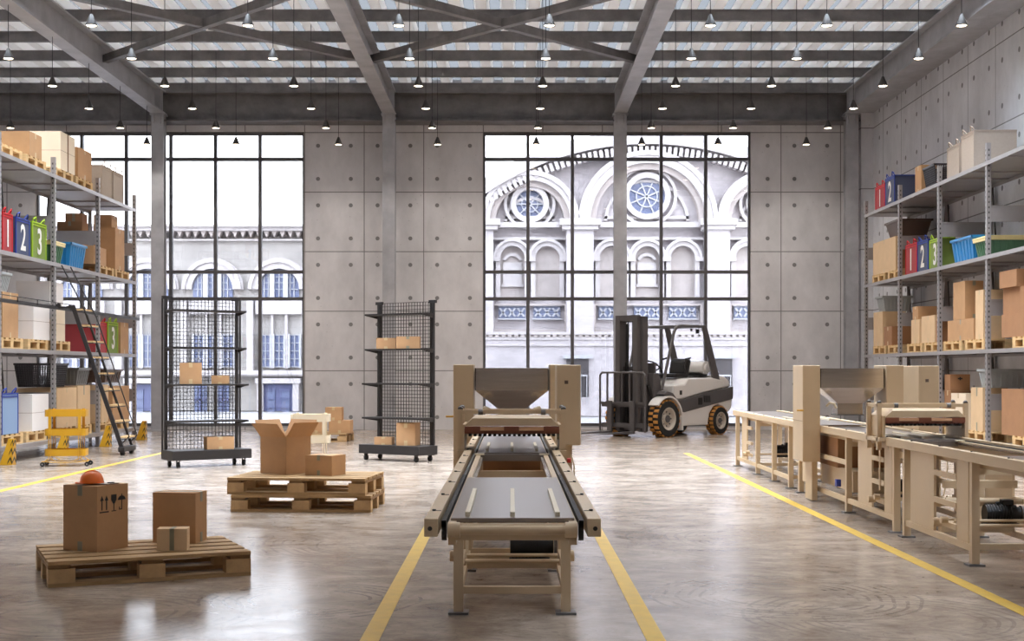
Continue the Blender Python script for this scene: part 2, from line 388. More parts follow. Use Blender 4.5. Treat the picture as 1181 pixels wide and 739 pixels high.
# ceiling: white trapezoid deck over the far part, slabs with unseen rooflights added nearer
ZD = 6.975; pitch = 0.42
dk = MB(); gz_ = MB(); x = XL; th_ = .006
while x < XR - .42:
    y0_, y1_ = 19.4, DB
    for (p, q) in (((x, ZD), (x + .17, ZD)), ((x + .17, ZD), (x + .21, ZD + .15)), ((x + .38, ZD + .15), (x + .42, ZD))):
        dk.prism([p, q, (q[0], q[1] + th_), (p[0], p[1] + th_)], 1, y0_, y1_)
    gz_.box(x + .21, x + .38, y0_, y1_, ZD + .145, ZD + .150)
    x += pitch
dk.box(x, XR, 19.4, DB, ZD, ZD + .02)
dko = dk.build('ceiling', M_deck, kind=S)
gz_.build('rooflight_sheet', M_sheet, dko)  # translucent strips put in to let more daylight through the deck
sl = MB()
holes = [(-11.4, -7.4), (-6.7, -2.75), (-2.15, 1.85), (2.5, 6.5)]
ys = [(YN, 3.2), (7.4, 12.6), (19.2, 19.4)]
sl.box(XL, 4.0, 3.2, 7.4, ZD, ZD + .19).box(6.5, XR, 3.2, 7.4, ZD, ZD + .19)
for y0, y1 in ys: sl.box(XL, XR, y0, y1, ZD, ZD + .19)
for y0, y1 in ((12.6, 19.2),):
    xs = [XL] + [v for h in holes for v in h] + [XR]
    for i in range(0, len(xs), 2): sl.box(xs[i], xs[i + 1], y0, y1, ZD, ZD + .19)
sl.build('ceiling', M_deck, kind=S)
MB().box(4.0, 6.5, 3.2, 7.4, ZD + .08, ZD + .09).build('window_9', M_glassC, kind=S)  # unseen rooflight added to light the foreground from the right
k = 3
for y0, y1 in ((12.6, 19.2),):
    for h in holes:
        MB().box(h[0], h[1], y0, y1, ZD + .08, ZD + .09).build('window_%d' % k, M_glassC, kind=S); k += 1  # unseen rooflights added to raise the light in the hall
# purlins
for i in range(15):
    y = 27.0 - 1.37 * i
    if y < 11: break
    I_beam_x(y, XL, XR, 6.8, ZD, .09, .014, .05).build('ceiling_beam', M_steelD, kind=S)
# girders on the column lines, end beam, columns
GX = [-7.05, -2.44, 2.18, 6.80]
for x in GX:
    g = I_beam_y(x, YN, 27.05, 6.33, 6.80, .26, .03, .02)
    for yy in (26.72, 26.55): g.box(x - .12, x + .12, yy, yy + .02, 6.36, 6.77)
    g.build('ceiling_beam', M_steel, kind=S)
MB().box(6.95, XR, YN, 27.0, 6.36, 6.6).build('ceiling_beam', M_steel, kind=S)
eb = I_beam_x(27.15, XL, XR, 6.20, 6.80, .46, .03, .02)
eb.build('ceiling_beam', M_steelD, kind=S)
for x in GX:
    c = MB().box(x - .125, x + .125, 26.78, 26.80, 0, 6.31).box(x - .125, x + .125, 26.98, 27.0, 0, 6.31).box(x - .01, x + .01, 26.80, 26.98, 0, 6.31)
    c.box(x - .17, x + .17, 26.73, 27.05, 0, .03).box(x - .15, x + .15, 26.75, 27.03, 6.30, 6.33)
    for sx in (-1, 1): c.prism([(x + sx * .06, 6.30), (x + sx * .09, 6.30), (x + sx * .075, 6.12)], 1, 26.74, 26.78)
    c.build('column', M_steel, kind=S)
# the corner pier behind the last column
MB().box(7.0, XR, 26.9, DB, 0, 6.36).build('column', M_wallR, kind=S)
# horizontal wind bracing under the purlins: two crosses
for x0, x1 in ((GX[0], GX[1]), (GX[1], GX[2])):
    zz = 6.58
    MB().beam((x0 + .05, 23.2, zz), (x1 - .05, 18.5, zz), .11, .13).build('ceiling_beam', M_steelD, kind=S)
    mx_, my_ = (x0 + x1) / 2, (23.2 + 18.5) / 2
    MB().beam((x0 + .05, 18.5, zz), (mx_ - .06, my_ - .06, zz), .11, .13).beam((mx_ + .06, my_ + .06, zz), (x1 - .05, 23.2, zz), .11, .13).build('ceiling_beam', M_steelD, kind=S)
# painted floor lines
for i, (x, y0, y1, w) in enumerate(((-.63, -4, 12.4, .085), (.645, -4, 12.4, .085), (2.55, -4, 19.6, .085), (-5.1, -4, 20.0, .085)), 1):
    MB().box(x - w / 2, x + w / 2, y0, y1, 0.0005, .0025).build('trim_%d' % i, M_yline, kind=S)

# ------------------------------------------------------------------ pendant lamps
LZ, rows = 5.57, [397.5, 359.5, 328, 302, 279.5, 260.5]
cols = [-2.066, -1.613, -1.218, -.764, -.326, .111, .578, .916, 1.307]
proto = None; nlamp = 0
shade = MB().lathe([(.014, .15), (.02, .145), (.075, .01), (.075, 0), (.07, 0), (.068, .01), (.014, .14), (.0, .14)], 20)
for ri, dy in enumerate(reversed(rows)):
    D = (LZ - EYE) * F / dy
    for ci, c in enumerate(cols):
        X = c * (LZ - EYE)
        px, py = VX + c * dy, VY - dy
        if px < -6 or px > 1187: continue
        lab = 'cone pendant lamp, %s from the ladder rack side, %s row from the windows' % (ORD[ci], ORD[ri])
        if proto is None:
            t = thing('pendant_lamp', lab, 'lamp', (X, D, LZ), 0, 'cone pendant lamps')
            shade.build('lamp_shade', M_lampD, t, smooth=True)
            MB().lathe([(0, -.004), (.03, -.002), (.06, .006), (.066, .014), (0, .016)], 16).build('bulb', M_bulb, t, smooth=True)
            MB().cyl((0, 0, .14), (0, 0, ZD - LZ), .005, n=6).build('cord', M_black, t)
            proto = t
        else: dup(proto, (X, D, LZ), 0, lab)
        ld = bpy.data.lights.get('lamp_beam') or bpy.data.lights.new('lamp_beam', 'SPOT')
        ld.energy = LAMP_W; ld.spot_size = R(140); ld.spot_blend = 0.6; ld.shadow_soft_size = .05; ld.color = (1, .94, .88)
        lo = bpy.data.objects.new('lamp_beam', ld); COL.objects.link(lo); lo.location = (X, D, LZ - .02)
# unseen lamps without bodies, added to brighten the near half of the hall
for D in (15.45, 13.65, 11.85, 10.05):
    for c in cols[1::2] + [1.1]:
        lo = bpy.data.objects.new('lamp_beam', bpy.data.lights['lamp_beam']); COL.objects.link(lo); lo.location = (c * 4.37, D, LZ - .02)

# ================================================================== outside
MB().box(-40, 40, DB + .4, 80, -0.22, -0.02).build('street', M_pave, kind=S)
# --- brick hall with arches
DA = 36.0; sa = F / DA
def ax(px): return (px - VX) / sa
def az(py): return EYE - (py - VY) / sa
ch = thing('brick_hall', 'pale brick hall with great round arches and two round blue windows, across the street', 'building', (0, DA, 0))
X0, X1 = ax(520), ax(1010)
gcz = 502; grp = 349
MB().prism([(X0, 0), (X1, 0)] + [(ax(p_), az(gcz - math.sqrt(grp ** 2 - (p_ - 746.7) ** 2))) for p_ in range(1000, 515, -12)], 1, .3, 6).build('wall', M_bfac, ch)
# crown of the gable: big arched band with blocks
gc = (ax(746.7), az(330))
gr = grp / sa
gz = az(gcz)
MB().ring(gc[0], gz, gr - .35, gr, -.35, .3, R(40), R(140), 60).build('arched_band', M_bstone, ch, smooth=True)
bl = MB()
for i in range(84):
    t = R(42 + i * 1.15)
    c_, s_ = math.cos(t), math.sin(t)
    p0 = (gc[0] + (gr - .62) * c_, -.1, gz + (gr - .62) * s_); p1 = (gc[0] + (gr - .4) * c_, -.1, gz + (gr - .4) * s_)
    bl.beam(p0, p1, .09, .3, up=(0, 1, 0))
bl.build('block_course', M_bstone, ch)
zs = az(255)
def arch(cxp, r_in, r_out, rwp, wcy, nm):
    cx = ax(cxp); ri = r_in / sa; ro = r_out / sa
    MB().ring(cx, zs, ro - .12, ro, -.28, .3, 0, PI, 40).ring(cx, zs, ri + .05, ri + .26, -.22, .3, 0, PI, 40).build('arch_moulding', M_bstone, ch, smooth=True)
    MB().ring(cx, zs, ri + .26, ro - .12, -.12, .3, 0, PI, 40).build('arch_face', M_bfac, ch, smooth=True)
    MB().ring(cx, zs, ri - .10, ri + .05, -.05, .3, 0, PI, 40).build('arch_reveal', M_bstoneD, ch, smooth=True)
    MB().ring(cx, zs, ri - .42, ri - .34, .18, .3, .03, PI - .03, 40).box(cx - ri + .35, cx + ri - .35, .18, .3, zs + .08, zs + .16).build('inner_moulding', M_bstone, ch, smooth=True)
    nb = int(ro * 9)
    b_ = MB()
    for i in range(nb):
        t = PI * (i + .5) / nb; q = ro - .2
        b_.beam((cx + (q - .06) * math.cos(t), -.15, zs + (q - .06) * math.sin(t)), (cx + (q + .06) * math.cos(t), -.15, zs + (q + .06) * math.sin(t)), .07, .12, up=(0, 1, 0))
    b_.build('bead_course', M_bstoneD, ch)
    rw = rwp / sa; cz = az(wcy)
    w = MB().ring(cx, cz, rw, rw + .14, .02, .3, 0, 2 * PI, 36).ring(cx, cz, rw + .24, rw + .32, .1, .3, 0, 2 * PI, 36).build('round_window', M_bstone, ch, smooth=True)
    MB().cyl((cx, .22, cz), (cx, .3, cz), rw + .02, n=36).build('pane', M_bglass, w)
    g = MB().ring(cx, cz, rw * .55, rw * .61, .16, .22, 0, 2 * PI, 30)
    for i in range(8):
        t = PI * i / 4 + (PI / 8 if nm else 0); g.beam((cx + .0 * rw * math.cos(t), .19, cz), (cx + rw * math.cos(t), .19, cz + rw * math.sin(t)), .035, .04, up=(0, 1, 0))
    g.build('tracery', M_bwhite, w)
arch(611, 44, 57, 16, 234.4, 0); arch(746.7, 64, 80, 21, 225.5, 1); arch(883, 44, 57, 16, 234.4, 0)
# cornice at the springing, pilasters
for a, b in ((520, 577), (645, 692), (806, 848), (930, 1010)):
    MB().box(ax(a), ax(b), -.45, .3, az(261), az(254)).box(ax(a + 3), ax(b - 3), -.38, .3, az(266), az(261)).build('capital', M_bstone, ch)
    MB().box(ax(a + 8), ax(b - 8), -.28, .3, 0, az(266)).build('pilaster', M_bfac, ch)
MB().box(X0, X1, -.02, .3, az(262), az(256)).box(X0, X1, .1, .3, az(276), az(273)).build('cornice', M_bstone, ch)
for ka, cxp in enumerate((591, 631.5, 706, 747, 788, 863, 903)):
    cx = ax(cxp); r0 = 14 / sa; zz = az(297); oy_ = .02 * (ka % 2)
    MB().ring(cx, zz, r0, r0 + .12, .05, .3, 0, PI, 20).ring(cx, zz, r0 + .12, r0 + .19, -.02, .3, 0, PI, 20).box(cx - r0 - .24, cx - r0, -.03, .3, az(301), az(296.2)).box(cx + r0, cx + r0 + .24, -.03, .3, az(301), az(296.2)).box(cx - r0 - .12, cx - r0, .05, .3, az(343), az(301)).box(cx + r0, cx + r0 + .12, .05, .3, az(343), az(301)).xf(Matrix.Translation((0, oy_, -oy_ * .3))).build('blind_arch', M_bstone, ch, smooth=True)
    MB().prism([(cx - r0, az(343)), (cx + r0, az(343))] + [(cx + r0 * math.cos(PI * i / 12), zz + r0 * math.sin(PI * i / 12)) for i in range(13)], 1, .28, .29).build('niche', M_bstoneD, ch)
for cxp in (591, 747, 903):
    cx = ax(cxp); MB().box(cx - .25, cx + .25, .22, .27, az(328), az(302)).box(cx - .3, cx + .3, .2, .28, az(330), az(327)).ring(cx, az(303), .2, .28, .2, .28, 0.4, PI - .4, 10).build('blind_panel', M_bstone, ch)
for (a, b) in ((575, 606), (615.6, 646.6), (691, 722), (732, 762), (772.7, 804), (848, 879)):
    p = MB().box(ax(a), ax(b), .2, .28, az(366.5), az(353)).build('tile_panel', M_btile, ch)
    q = MB(); xa, xb = ax(a), ax(b); z0, z1 = az(366.5), az(353)
    for i in range(3):
        u0 = xa + (xb - xa) * (i + .12) / 3; u1 = xa + (xb - xa) * (i + .88) / 3
        q.beam((u0, .19, z0 + .04), (u1, .19, z1 - .04), .05, .03, up=(0, 1, 0)).beam((u0, .19, z1 - .04), (u1, .19, z0 + .04), .05, .03, up=(0, 1, 0))
    q.box(xa - .03, xb + .03, .16, .28, z0 - .04, z0).box(xa - .03, xb + .03, .16, .28, z1, z1 + .04)
    q.build('cross_pattern', M_bwhite, p)
for (a, b) in ((566, 655), (684, 812), (841, 925)):
    MB().box(ax(a), ax(b), .12, .3, az(352), az(350)).box(ax(a), ax(a) + .08, .1, .3, az(381), az(350)).box(ax(b) - .08, ax(b), .1, .3, az(381), az(350)).box(ax(a), ax(b), .08, .3, az(383), az(380)).build('panel_surround', M_bstoneD, ch)
MB().box(X0, X1, -.36, .3, az(386), az(383)).box(X0, X1, -.33, .3, az(392), az(389)).box(X0, X1, -.34, .3, az(399), az(397.5)).build('ledge', M_bstone, ch)
d_ = MB(); x = X0
while x < X1: d_.box(x, x + .1, -.35, .3, az(389), az(386)); x += .17
d_.box(X0, X1, -.29, .3, az(390), az(385)).build('block_course', M_bstoneD, ch)
MB().box(X0, X1, -.33, .3, az(462), az(459)).box(X0, X1, -.37, .3, 0, .5).box(X0, X1, -.30, .3, .5, az(391.5)).build('plinth', M_bfac, ch)
for (a, b) in ((652.7, 678), (816, 842)):
    w = MB().box(ax(a), ax(b), -.36, -.3, az(470), az(414)).build('window', M_bdark, ch)
    MB().box(ax(a) - .1, ax(b) + .1, -.42, -.3, az(413.5), az(409)).build('lintel', M_bwhite, w)
    g = MB()
    for i in range(4): g.box(ax(a) + .05 + (ax(b) - ax(a) - .1) * i / 3 - .012, ax(a) + .05 + (ax(b) - ax(a) - .1) * i / 3 + .012, -.4, -.36, az(468), az(434))
    g.box(ax(a) + .03, ax(b) - .03, -.4, -.36, az(434), az(432)).build('grille', M_steel, w)
# --- stone building with cornice, arched windows and blue doors
DS = 40.0; ss = F / DS
def bx(px): return (px - VX) / ss
def bz(py): return EYE - (py - VY) / ss
sb = thing('stone_building', 'white stone building with bracketed cornice, arched windows and blue doors, across the street', 'building', (0, DS, 0))
Y0, Y1 = bx(-60), bx(352)
MB().box(Y0, Y1 + 3.2, .3, 6, 0, bz(266)).build('wall', M_bstoneL, sb)
MB().box(Y0, Y1 + 3.2, -.35, .3, bz(262.5), bz(260)).box(Y0, Y1 + 3.2, -.2, .3, bz(266.5), bz(262.5)).box(Y0, Y1 + 3.2, .12, .3, bz(277), bz(275)).build('cornice', M_bstone, sb)
q = MB(); x = Y0
while x < Y1 + 3: q.prism([(x, bz(266.5)), (x + .17, bz(266.5)), (x + .085, bz(273.5))], 1, -.05, .3); x += .235
q.build('bracket_course', M_bstoneD, sb)
for k, cxp in enumerate((-62, 15, 92, 168.5, 243.5, 320.5)):
    cx = bx(cxp); r0 = 23 / ss; zz = bz(333)
    MB().ring(cx, zz, r0 + .02, r0 + .2, .1, .3, 0, PI, 24).ring(cx, zz, r0 + .2, r0 + .28, .02, .3, 0, PI, 24).ring(cx, zz, r0 + .28, r0 + .34, .14, .3, 0, PI, 24).build('arch_moulding', M_bstone, sb, smooth=True)
    w = MB().prism([(cx - r0, bz(345)), (cx + r0, bz(345))] + [(cx + r0 * math.cos(PI * i / 16), zz + r0 * math.sin(PI * i / 16)) for i in range(17)], 1, .24, .29).build('arched_window', M_bglass, sb)
    g = MB()
    for u in (-.34, .34): g.box(cx + u * r0 - .07, cx + u * r0 + .07, .12, .26, bz(345), zz + r0 * .92)
    for u in (-.75, -.55, .0, .55, .75): g.box(cx + u * r0 - .012, cx + u * r0 + .012, .2, .25, bz(345), zz + r0 * math.sqrt(max(0, 1 - u * u)) - .02)
    for u in (.0, .33, .62): g.box(cx - r0 * .95 + u * .3, cx + r0 * .95 - u * .3, .2, .25, zz + u * r0 - .012, zz + u * r0 + .012)
    g.build('glazing_bars', M_bwhite, w)
    MB().box(cx - r0 - .1, cx + r0 + .1, .1, .3, bz(362), bz(345)).build('spandrel_panel', M_bstone, sb)
    for u in (-16, 0, 18):
        xa, xb = bx(cxp + u - 6), bx(cxp + u + 6)
        w = MB().box(xa, xb, .24, .29, bz(423), bz(386)).build('window', M_bglass, sb)
        g = MB().box(xa - .04, xa + .02, .14, .26, bz(424), bz(385)).box(xb - .02, xb + .04, .14, .26, bz(424), bz(385)).box((xa + xb) / 2 - .012, (xa + xb) / 2 + .012, .2, .26, bz(423), bz(386))
        for i in range(5):
            z = bz(423) + (bz(386) - bz(423)) * i / 4; g.box(xa, xb, .2, .26, z - .012, z + .012)
        g.build('glazing_bars', M_bwhite, w)
    MB().box(bx(cxp - 36.5), bx(cxp - 29), .02, .3, bz(427), bz(345)).box(bx(cxp - 9), bx(cxp - 6.5), .16, .3, bz(425), bz(355)).box(bx(cxp + 7), bx(cxp + 10), .16, .3, bz(425), bz(355)).build('pilaster', M_bstone, sb)
    if k in (0, 2, 3, 5):
        dr = MB().box(bx(cxp - 17), bx(cxp + 17), .1, .29, 0, bz(443)).build('double_door', M_bdoor, sb)
        MB().box(bx(cxp - 13), bx(cxp - 4), .06, .1, bz(480), bz(450)).box(bx(cxp + 4), bx(cxp + 13), .06, .1, bz(480), bz(450)).build('pane', M_bglass, dr)
        g = MB()
        for i in range(4):
            z = bz(480) + (bz(450) - bz(480)) * i / 3; g.box(bx(cxp - 13.5), bx(cxp - 3.5), .03, .1, z - .015, z + .015).box(bx(cxp + 3.5), bx(cxp + 13.5), .03, .1, z - .015, z + .015)
        g.build('glazing_bars', M_bdoor, dr)
        MB().box(bx(cxp - 24), bx(cxp - 17), -.02, .3, 0, bz(438)).box(bx(cxp + 17), bx(cxp + 24), -.02, .3, 0, bz(438)).box(bx(cxp - 26), bx(cxp + 26), -.06, .3, bz(442), bz(436)).build('door_surround', M_bstone, sb)
    else:
        for u in (-14, 12):
            w = MB().box(bx(cxp + u - 7), bx(cxp + u + 7), .2, .29, bz(478), bz(443)).build('window', M_bglass, sb)
            MB().box(bx(cxp + u - 7), bx(cxp + u + 7), .12, .22, bz(462), bz(459.5)).box(bx(cxp + u) - .02, bx(cxp + u) + .02, .12, .22, bz(478), bz(443)).build('glazing_bars', M_bdoor, w)
MB().box(Y0, Y1 + 3.2, -.12, .3, bz(432), bz(427)).box(Y0, Y1 + 3.2, -.05, .3, bz(434), bz(432)).build('ledge', M_bstone, sb)
# bare tree over the roof
tr = thing('bare_tree', 'thin bare winter tree rising above the stone cornice', 'tree', (bx(339), DS + 9, 0))
tm = MB().tube([(0, 0, 0), (.1, 0, 3), (0, 0, 5.2)], .09, 6)
def br(p, d, L, r, n):
    q = p + d * L; tm.tube([p, (p + q) / 2 + Vector((random.uniform(-.04, .04), 0, 0)), q], r, 4)
    if n:
        for k in range(3):
            dd = (d + Vector((random.uniform(-.8, .8), random.uniform(-.5, .5), random.uniform(-.1, .5)))).normalized(); br(q, dd, L * .72, r * .6, n - 1)
br(Vector((0, 0, 5)), Vector((-.2, 0, 1)).normalized(), .8, .035, 4); br(Vector((0, 0, 4.4)), Vector((-.6, 0, .8)).normalized(), .8, .03, 4)
tm.build('branches', M_bstoneD, tr)
# ================================================================== pallets
def make_pallet(L, W, label, loc, rz, mats=None, group=None, H=.144):
    t = thing('wooden_pallet', label, 'pallet', loc, rz, group)
    mw = mats or M_wood
    h = H / .144
    nb = 5 if W > .7 else 4
    for i in range(nb):
        w = .13 * W / .8 if i % 2 else .115 * W / .8
        y = -W / 2 + w / 2 + (W - w) * i / (nb - 1)
        MB().box(-L / 2, L / 2, y - w / 2, y + w / 2, .122 * h, .144 * h).build('deck_board', mw, t, bevel=.002)
    for x in (-L / 2 + .06, 0, L / 2 - .06):
        MB().box(x - .06, x + .06, -W / 2 + .012, W / 2 - .012, .101 * h, .1205 * h).build('cross_board', M_woodC, t)
    for y in (-W / 2 + .05, 0, W / 2 - .05):
        MB().box(-L / 2, L / 2, y - .05, y + .05, 0, .022 * h).build('bottom_board', mw, t)
        for x in (-L / 2 + .0725, 0, L / 2 - .0725):
            MB().box(x - .0725, x + .0725, y - .049, y + .049, .0222 * h, .0998 * h).build('block', M_woodB, t)
    return t
def make_small_pallet(label, loc, rz, group):
    """rack pallet .79 x .80: open ends face along local x"""
    t = thing('wooden_pallet', label, 'pallet', loc, rz, group)
    a = MB()
    for i in range(5):
        x = -.40 + .05 + .70 * i / 4; a.box(x - .05, x + .05, -.33, .33, .124, .144)
    a.build('deck_boards', M_woodL, t)
    MB().box(-.4, .4, -.33, -.25, .104, .1238).box(-.4, .4, -.045, .045, .104, .1238).box(-.4, .4, .25, .33, .104, .1238).build('cross_boards', M_woodL, t)
    for y in (-.285, 0, .285):
        MB().box(-.4, .4, y - .045, y + .045, .0, .02).build('bottom_board', M_woodL, t)
        for x in (-.35, 0, .35): MB().box(x - .05, x + .05, y - .044, y + .044, .0202, .1038).build('block', M_woodL, t)
    return t
def carton(label, loc, rz, w, d, h, m=None, tape='xy', tm=None, group=None, seam=False, cat='box', name='cardboard_box', tw=.045, tl=None, tape_y=0.0):
    """w along local x, d along local y; tape over the top and down the two ends
       tape 'y': the strip runs along y and drops down the front and back; 'x': along x"""
    t = thing(name, label, cat, loc, rz, group)
    m = m or M_card
    b = MB().box(-w / 2, w / 2, -d / 2, d / 2, 0, h - .004)
    g = .0015
    if tape == 'x':
        b.box(-w / 2, w / 2, -d / 2, -g, h - .004, h).box(-w / 2, w / 2, g, d / 2, h - .004, h)
    else:
        b.box(-w / 2, -g, -d / 2, d / 2, h - .004, h).box(g, w / 2, -d / 2, d / 2, h - .004, h)
    b.build('carton_body', m, t)
    tm = tm or M_tape
    L = (tl if tl else min(.22 * h, .07)); e = .0015; q = tw / 2
    if tape == 'x':
        p = MB().box(-w / 2 - e, w / 2 + e, -q, q, h, h + e)
        for s in (-1, 1):
            if L > h / 2: p.box(s * w / 2, s * (w / 2 + e), -q, q, 0, h)
            else: p.box(s * w / 2, s * (w / 2 + e), -q, q, h - L, h).box(s * w / 2, s * (w / 2 + e), -q, q, 0, L)
        p.build('tape', tm, t)
    elif tape == 'y':
        p = MB().box(-q, q, -d / 2 - e, d / 2 + e, h, h + e)
        for s in (-1, 1):
            if L > h / 2: p.box(-q, q, s * d / 2, s * (d / 2 + e), 0, h)
            else: p.box(-q, q, s * d / 2, s * (d / 2 + e), h - L, h).box(-q, q, s * d / 2, s * (d / 2 + e), 0, L)
        p.build('tape', tm, t)
    if seam:
        MB().box(-w / 2 - .001, w / 2 + .001, -d / 2 - .001, d / 2 + .001, h * .5 - .002, h * .5 + .002).build('seam', M_seam, t)
    return t

# near pallet with the marked box
A24 = R(24)
PC = (-2.205, 8.02)
make_pallet(1.13, .80, 'single wooden pallet lying nearest, carrying the box with shipping marks and hard hat', (PC[0], PC[1], 0), A24)
PT = .1445
ra = R(-36)
mk = carton('tall brown cardboard box printed with arrows, glass and umbrella marks', (-2.405 + .005, 7.985, PT), 0, .27, .25, .383, M_card, 'x', tw=.035, tl=.06)
# faces: local +x normal turned to (.79,-.61) -> rz = -38 deg
mk.rotation_euler = (0, 0, R(-37.5))
def place_corner(o, corner, w, d, rz, z):
    """put the box so that its local (+w/2, -d/2) foot corner stands at the given point"""
    c, s = math.cos(rz), math.sin(rz)
    lx, ly = w / 2, -d / 2
    o.location = (corner[0] - (lx * c - ly * s), corner[1] - (lx * s + ly * c), z); o.rotation_euler = (0, 0, rz)
# corner between the dark face (local -y, length w) and the marked face (local +x, length d)
place_corner(mk, (-2.408, 7.82), .265, .25, R(-27), PT)
for ch_ in list(mk.children): bpy.data.objects.remove(ch_, do_unlink=True)
w, d, h = .265, .255, .383
MB().box(-w / 2, w / 2, -d / 2, d / 2, 0, h - .004).box(-w / 2, -.0015, -d / 2, d / 2, h - .004, h).box(.0015, w / 2, -d / 2, d / 2, h - .004, h).build('carton_body', M_card, mk)
tp = MB().box(-.018, .018, -d / 2 - .0015, d / 2 + .0015, h, h + .0015)
for s_ in (-1, 1): tp.box(-.018, .018, s_ * d / 2, s_ * (d / 2 + .0015), h - .06, h).box(-.018, .018, s_ * d / 2, s_ * (d / 2 + .0015), 0, .055)
tp.build('tape', M_tape, mk)
XF = w / 2 + .0008
# marks on the +x face: two arrows over a bar, a broken glass, an umbrella (local y runs away from the near corner)
mb = MB()
def q3(y0, y1, z0, z1): mb.box(XF - .0008, XF + .0006, y0, y1, z0, z1)
def yy(f): return -d / 2 + d * f
def zz_(f): return h * f
for f in (.155, .30):
    q3(yy(f) - .004, yy(f) + .004, zz_(.625), zz_(.80)); 
    mb.prism([(yy(f) - .014, zz_(.77)), (yy(f) + .014, zz_(.77)), (yy(f), zz_(.845))], 0, XF - .0008, XF + .0006)
q3(yy(.08), yy(.37), zz_(.585), zz_(.605))
mb.build('arrow_mark', M_ink, mk)
mb = MB()
mb.prism([(yy(.45), zz_(.85)), (yy(.62), zz_(.85)), (yy(.62), zz_(.77)), (yy(.56), zz_(.71)), (yy(.51), zz_(.71)), (yy(.45), zz_(.77))], 0, XF - .0008, XF + .0006)
q3(yy(.523), yy(.547), zz_(.60), zz_(.72)); q3(yy(.46), yy(.61), zz_(.592), zz_(.605))
mb.build('glass_mark', M_ink, mk)
mb = MB()
uy, uz, ur = yy(.79), zz_(.755), d * .125
mb.prism([(uy + ur * math.cos(PI * i / 12), uz + ur * .8 * math.sin(PI * i / 12)) for i in range(13)], 0, XF - .0008, XF + .0006)
q3(uy - .003, uy + .003, zz_(.62), zz_(.85)); q3(uy - .022, uy - .016, zz_(.61), zz_(.65)); q3(uy - .022, uy + .003, zz_(.605), zz_(.62))
mb.build('umbrella_mark', M_ink, mk)
# hard hat and clipboard on top of it
hx, hy = -2.50, 7.95; hz = PT + h + .002
cb = thing('clipboard', 'white sheets on a small clipboard under the orange hard hat', 'clipboard', (hx + .07, hy + .02, hz), R(-20))
MB().box(-.085, .085, -.055, .055, 0, .004).build('board', M_seam, cb); MB().box(-.08, .078, -.05, .05, .004, .007).build('sheet', M_paper, cb); MB().box(.055, .08, -.018, .018, .007, .013).build('clip', M_black, cb)
hh = thing('hard_hat', 'orange hard hat lying on the tall marked cardboard box', 'helmet', (hx + .02, hy, hz + .008), R(200))
MB().lathe([(.069, 0), (.070, .004), (.066, .014), (.0635, .028), (.056, .046), (.042, .060), (.022, .068), (0, .070)], 32).build('shell', M_orange, hh, smooth=True)
bm_ = MB(); bm_.prism([(.060 * math.cos(a_) , .062 * math.sin(a_)) for a_ in [R(-62 + 124 * i / 12) for i in range(13)]] + [(.096 * math.cos(a_), .074 * math.sin(a_)) for a_ in [R(58 - 116 * i / 12) for i in range(13)]], 2, 0, .004)
bm_.build('brim', M_orange, hh)
MB().tube([(-.064 + .0 * i, 0, .012) if i == 0 else (-.0655 * math.cos(PI * i / 12), 0, .006 + .0665 * math.sin(PI * i / 12)) for i in range(13)], .004, 6).build('crest', M_orange, hh, smooth=True)
# second box and the little one
b2 = carton('mid-sized brown cardboard box behind the little taped box on the near pallet', (0, 0, 0), 0, .275, .19, .308, M_card, 'x', tw=.035, tl=.06)
place_corner(b2, (-1.93, 8.22), .275, .19, R(-8), PT)
b3 = carton('little cardboard box with grey tape band, frontmost on the near pallet', (0, 0, 0), 0, .175, .12, .127, M_cardL, 'y', tw=.026, tl=.126)
place_corner(b3, (-1.905, 7.905), .178, .12, R(6), PT)

# stack of two pallets
make_pallet(1.2, .8, 'lower wooden pallet of the stack of two in mid hall', (-1.765, 11.8, 0), R(-3), group='two stacked pallets')
make_pallet(1.2, .8, 'upper wooden pallet of the stack of two, carrying the open box', (-1.79, 11.82, .1445), R(-6), group='two stacked pallets')
ob = thing('cardboard_box', 'open cardboard box with raised flaps on the stacked pallets', 'box', (0, 0, 0))
w, d, h = .33, .30, .325; t_ = .005
rz_ = R(-37); 
MB().box(-w / 2, w / 2, -d / 2, d / 2, 0, t_).box(-w / 2, w / 2, -d / 2, -d / 2 + t_, t_, h).box(-w / 2, w / 2, d / 2 - t_, d / 2, t_, h).box(-w / 2, -w / 2 + t_, -d / 2, d / 2, t_, h).box(w / 2 - t_, w / 2, -d / 2, d / 2, t_, h).build('carton_body', M_card, ob)
place_corner(ob, (-1.975, 11.80), w, d, rz_, .2895)
fl = .165
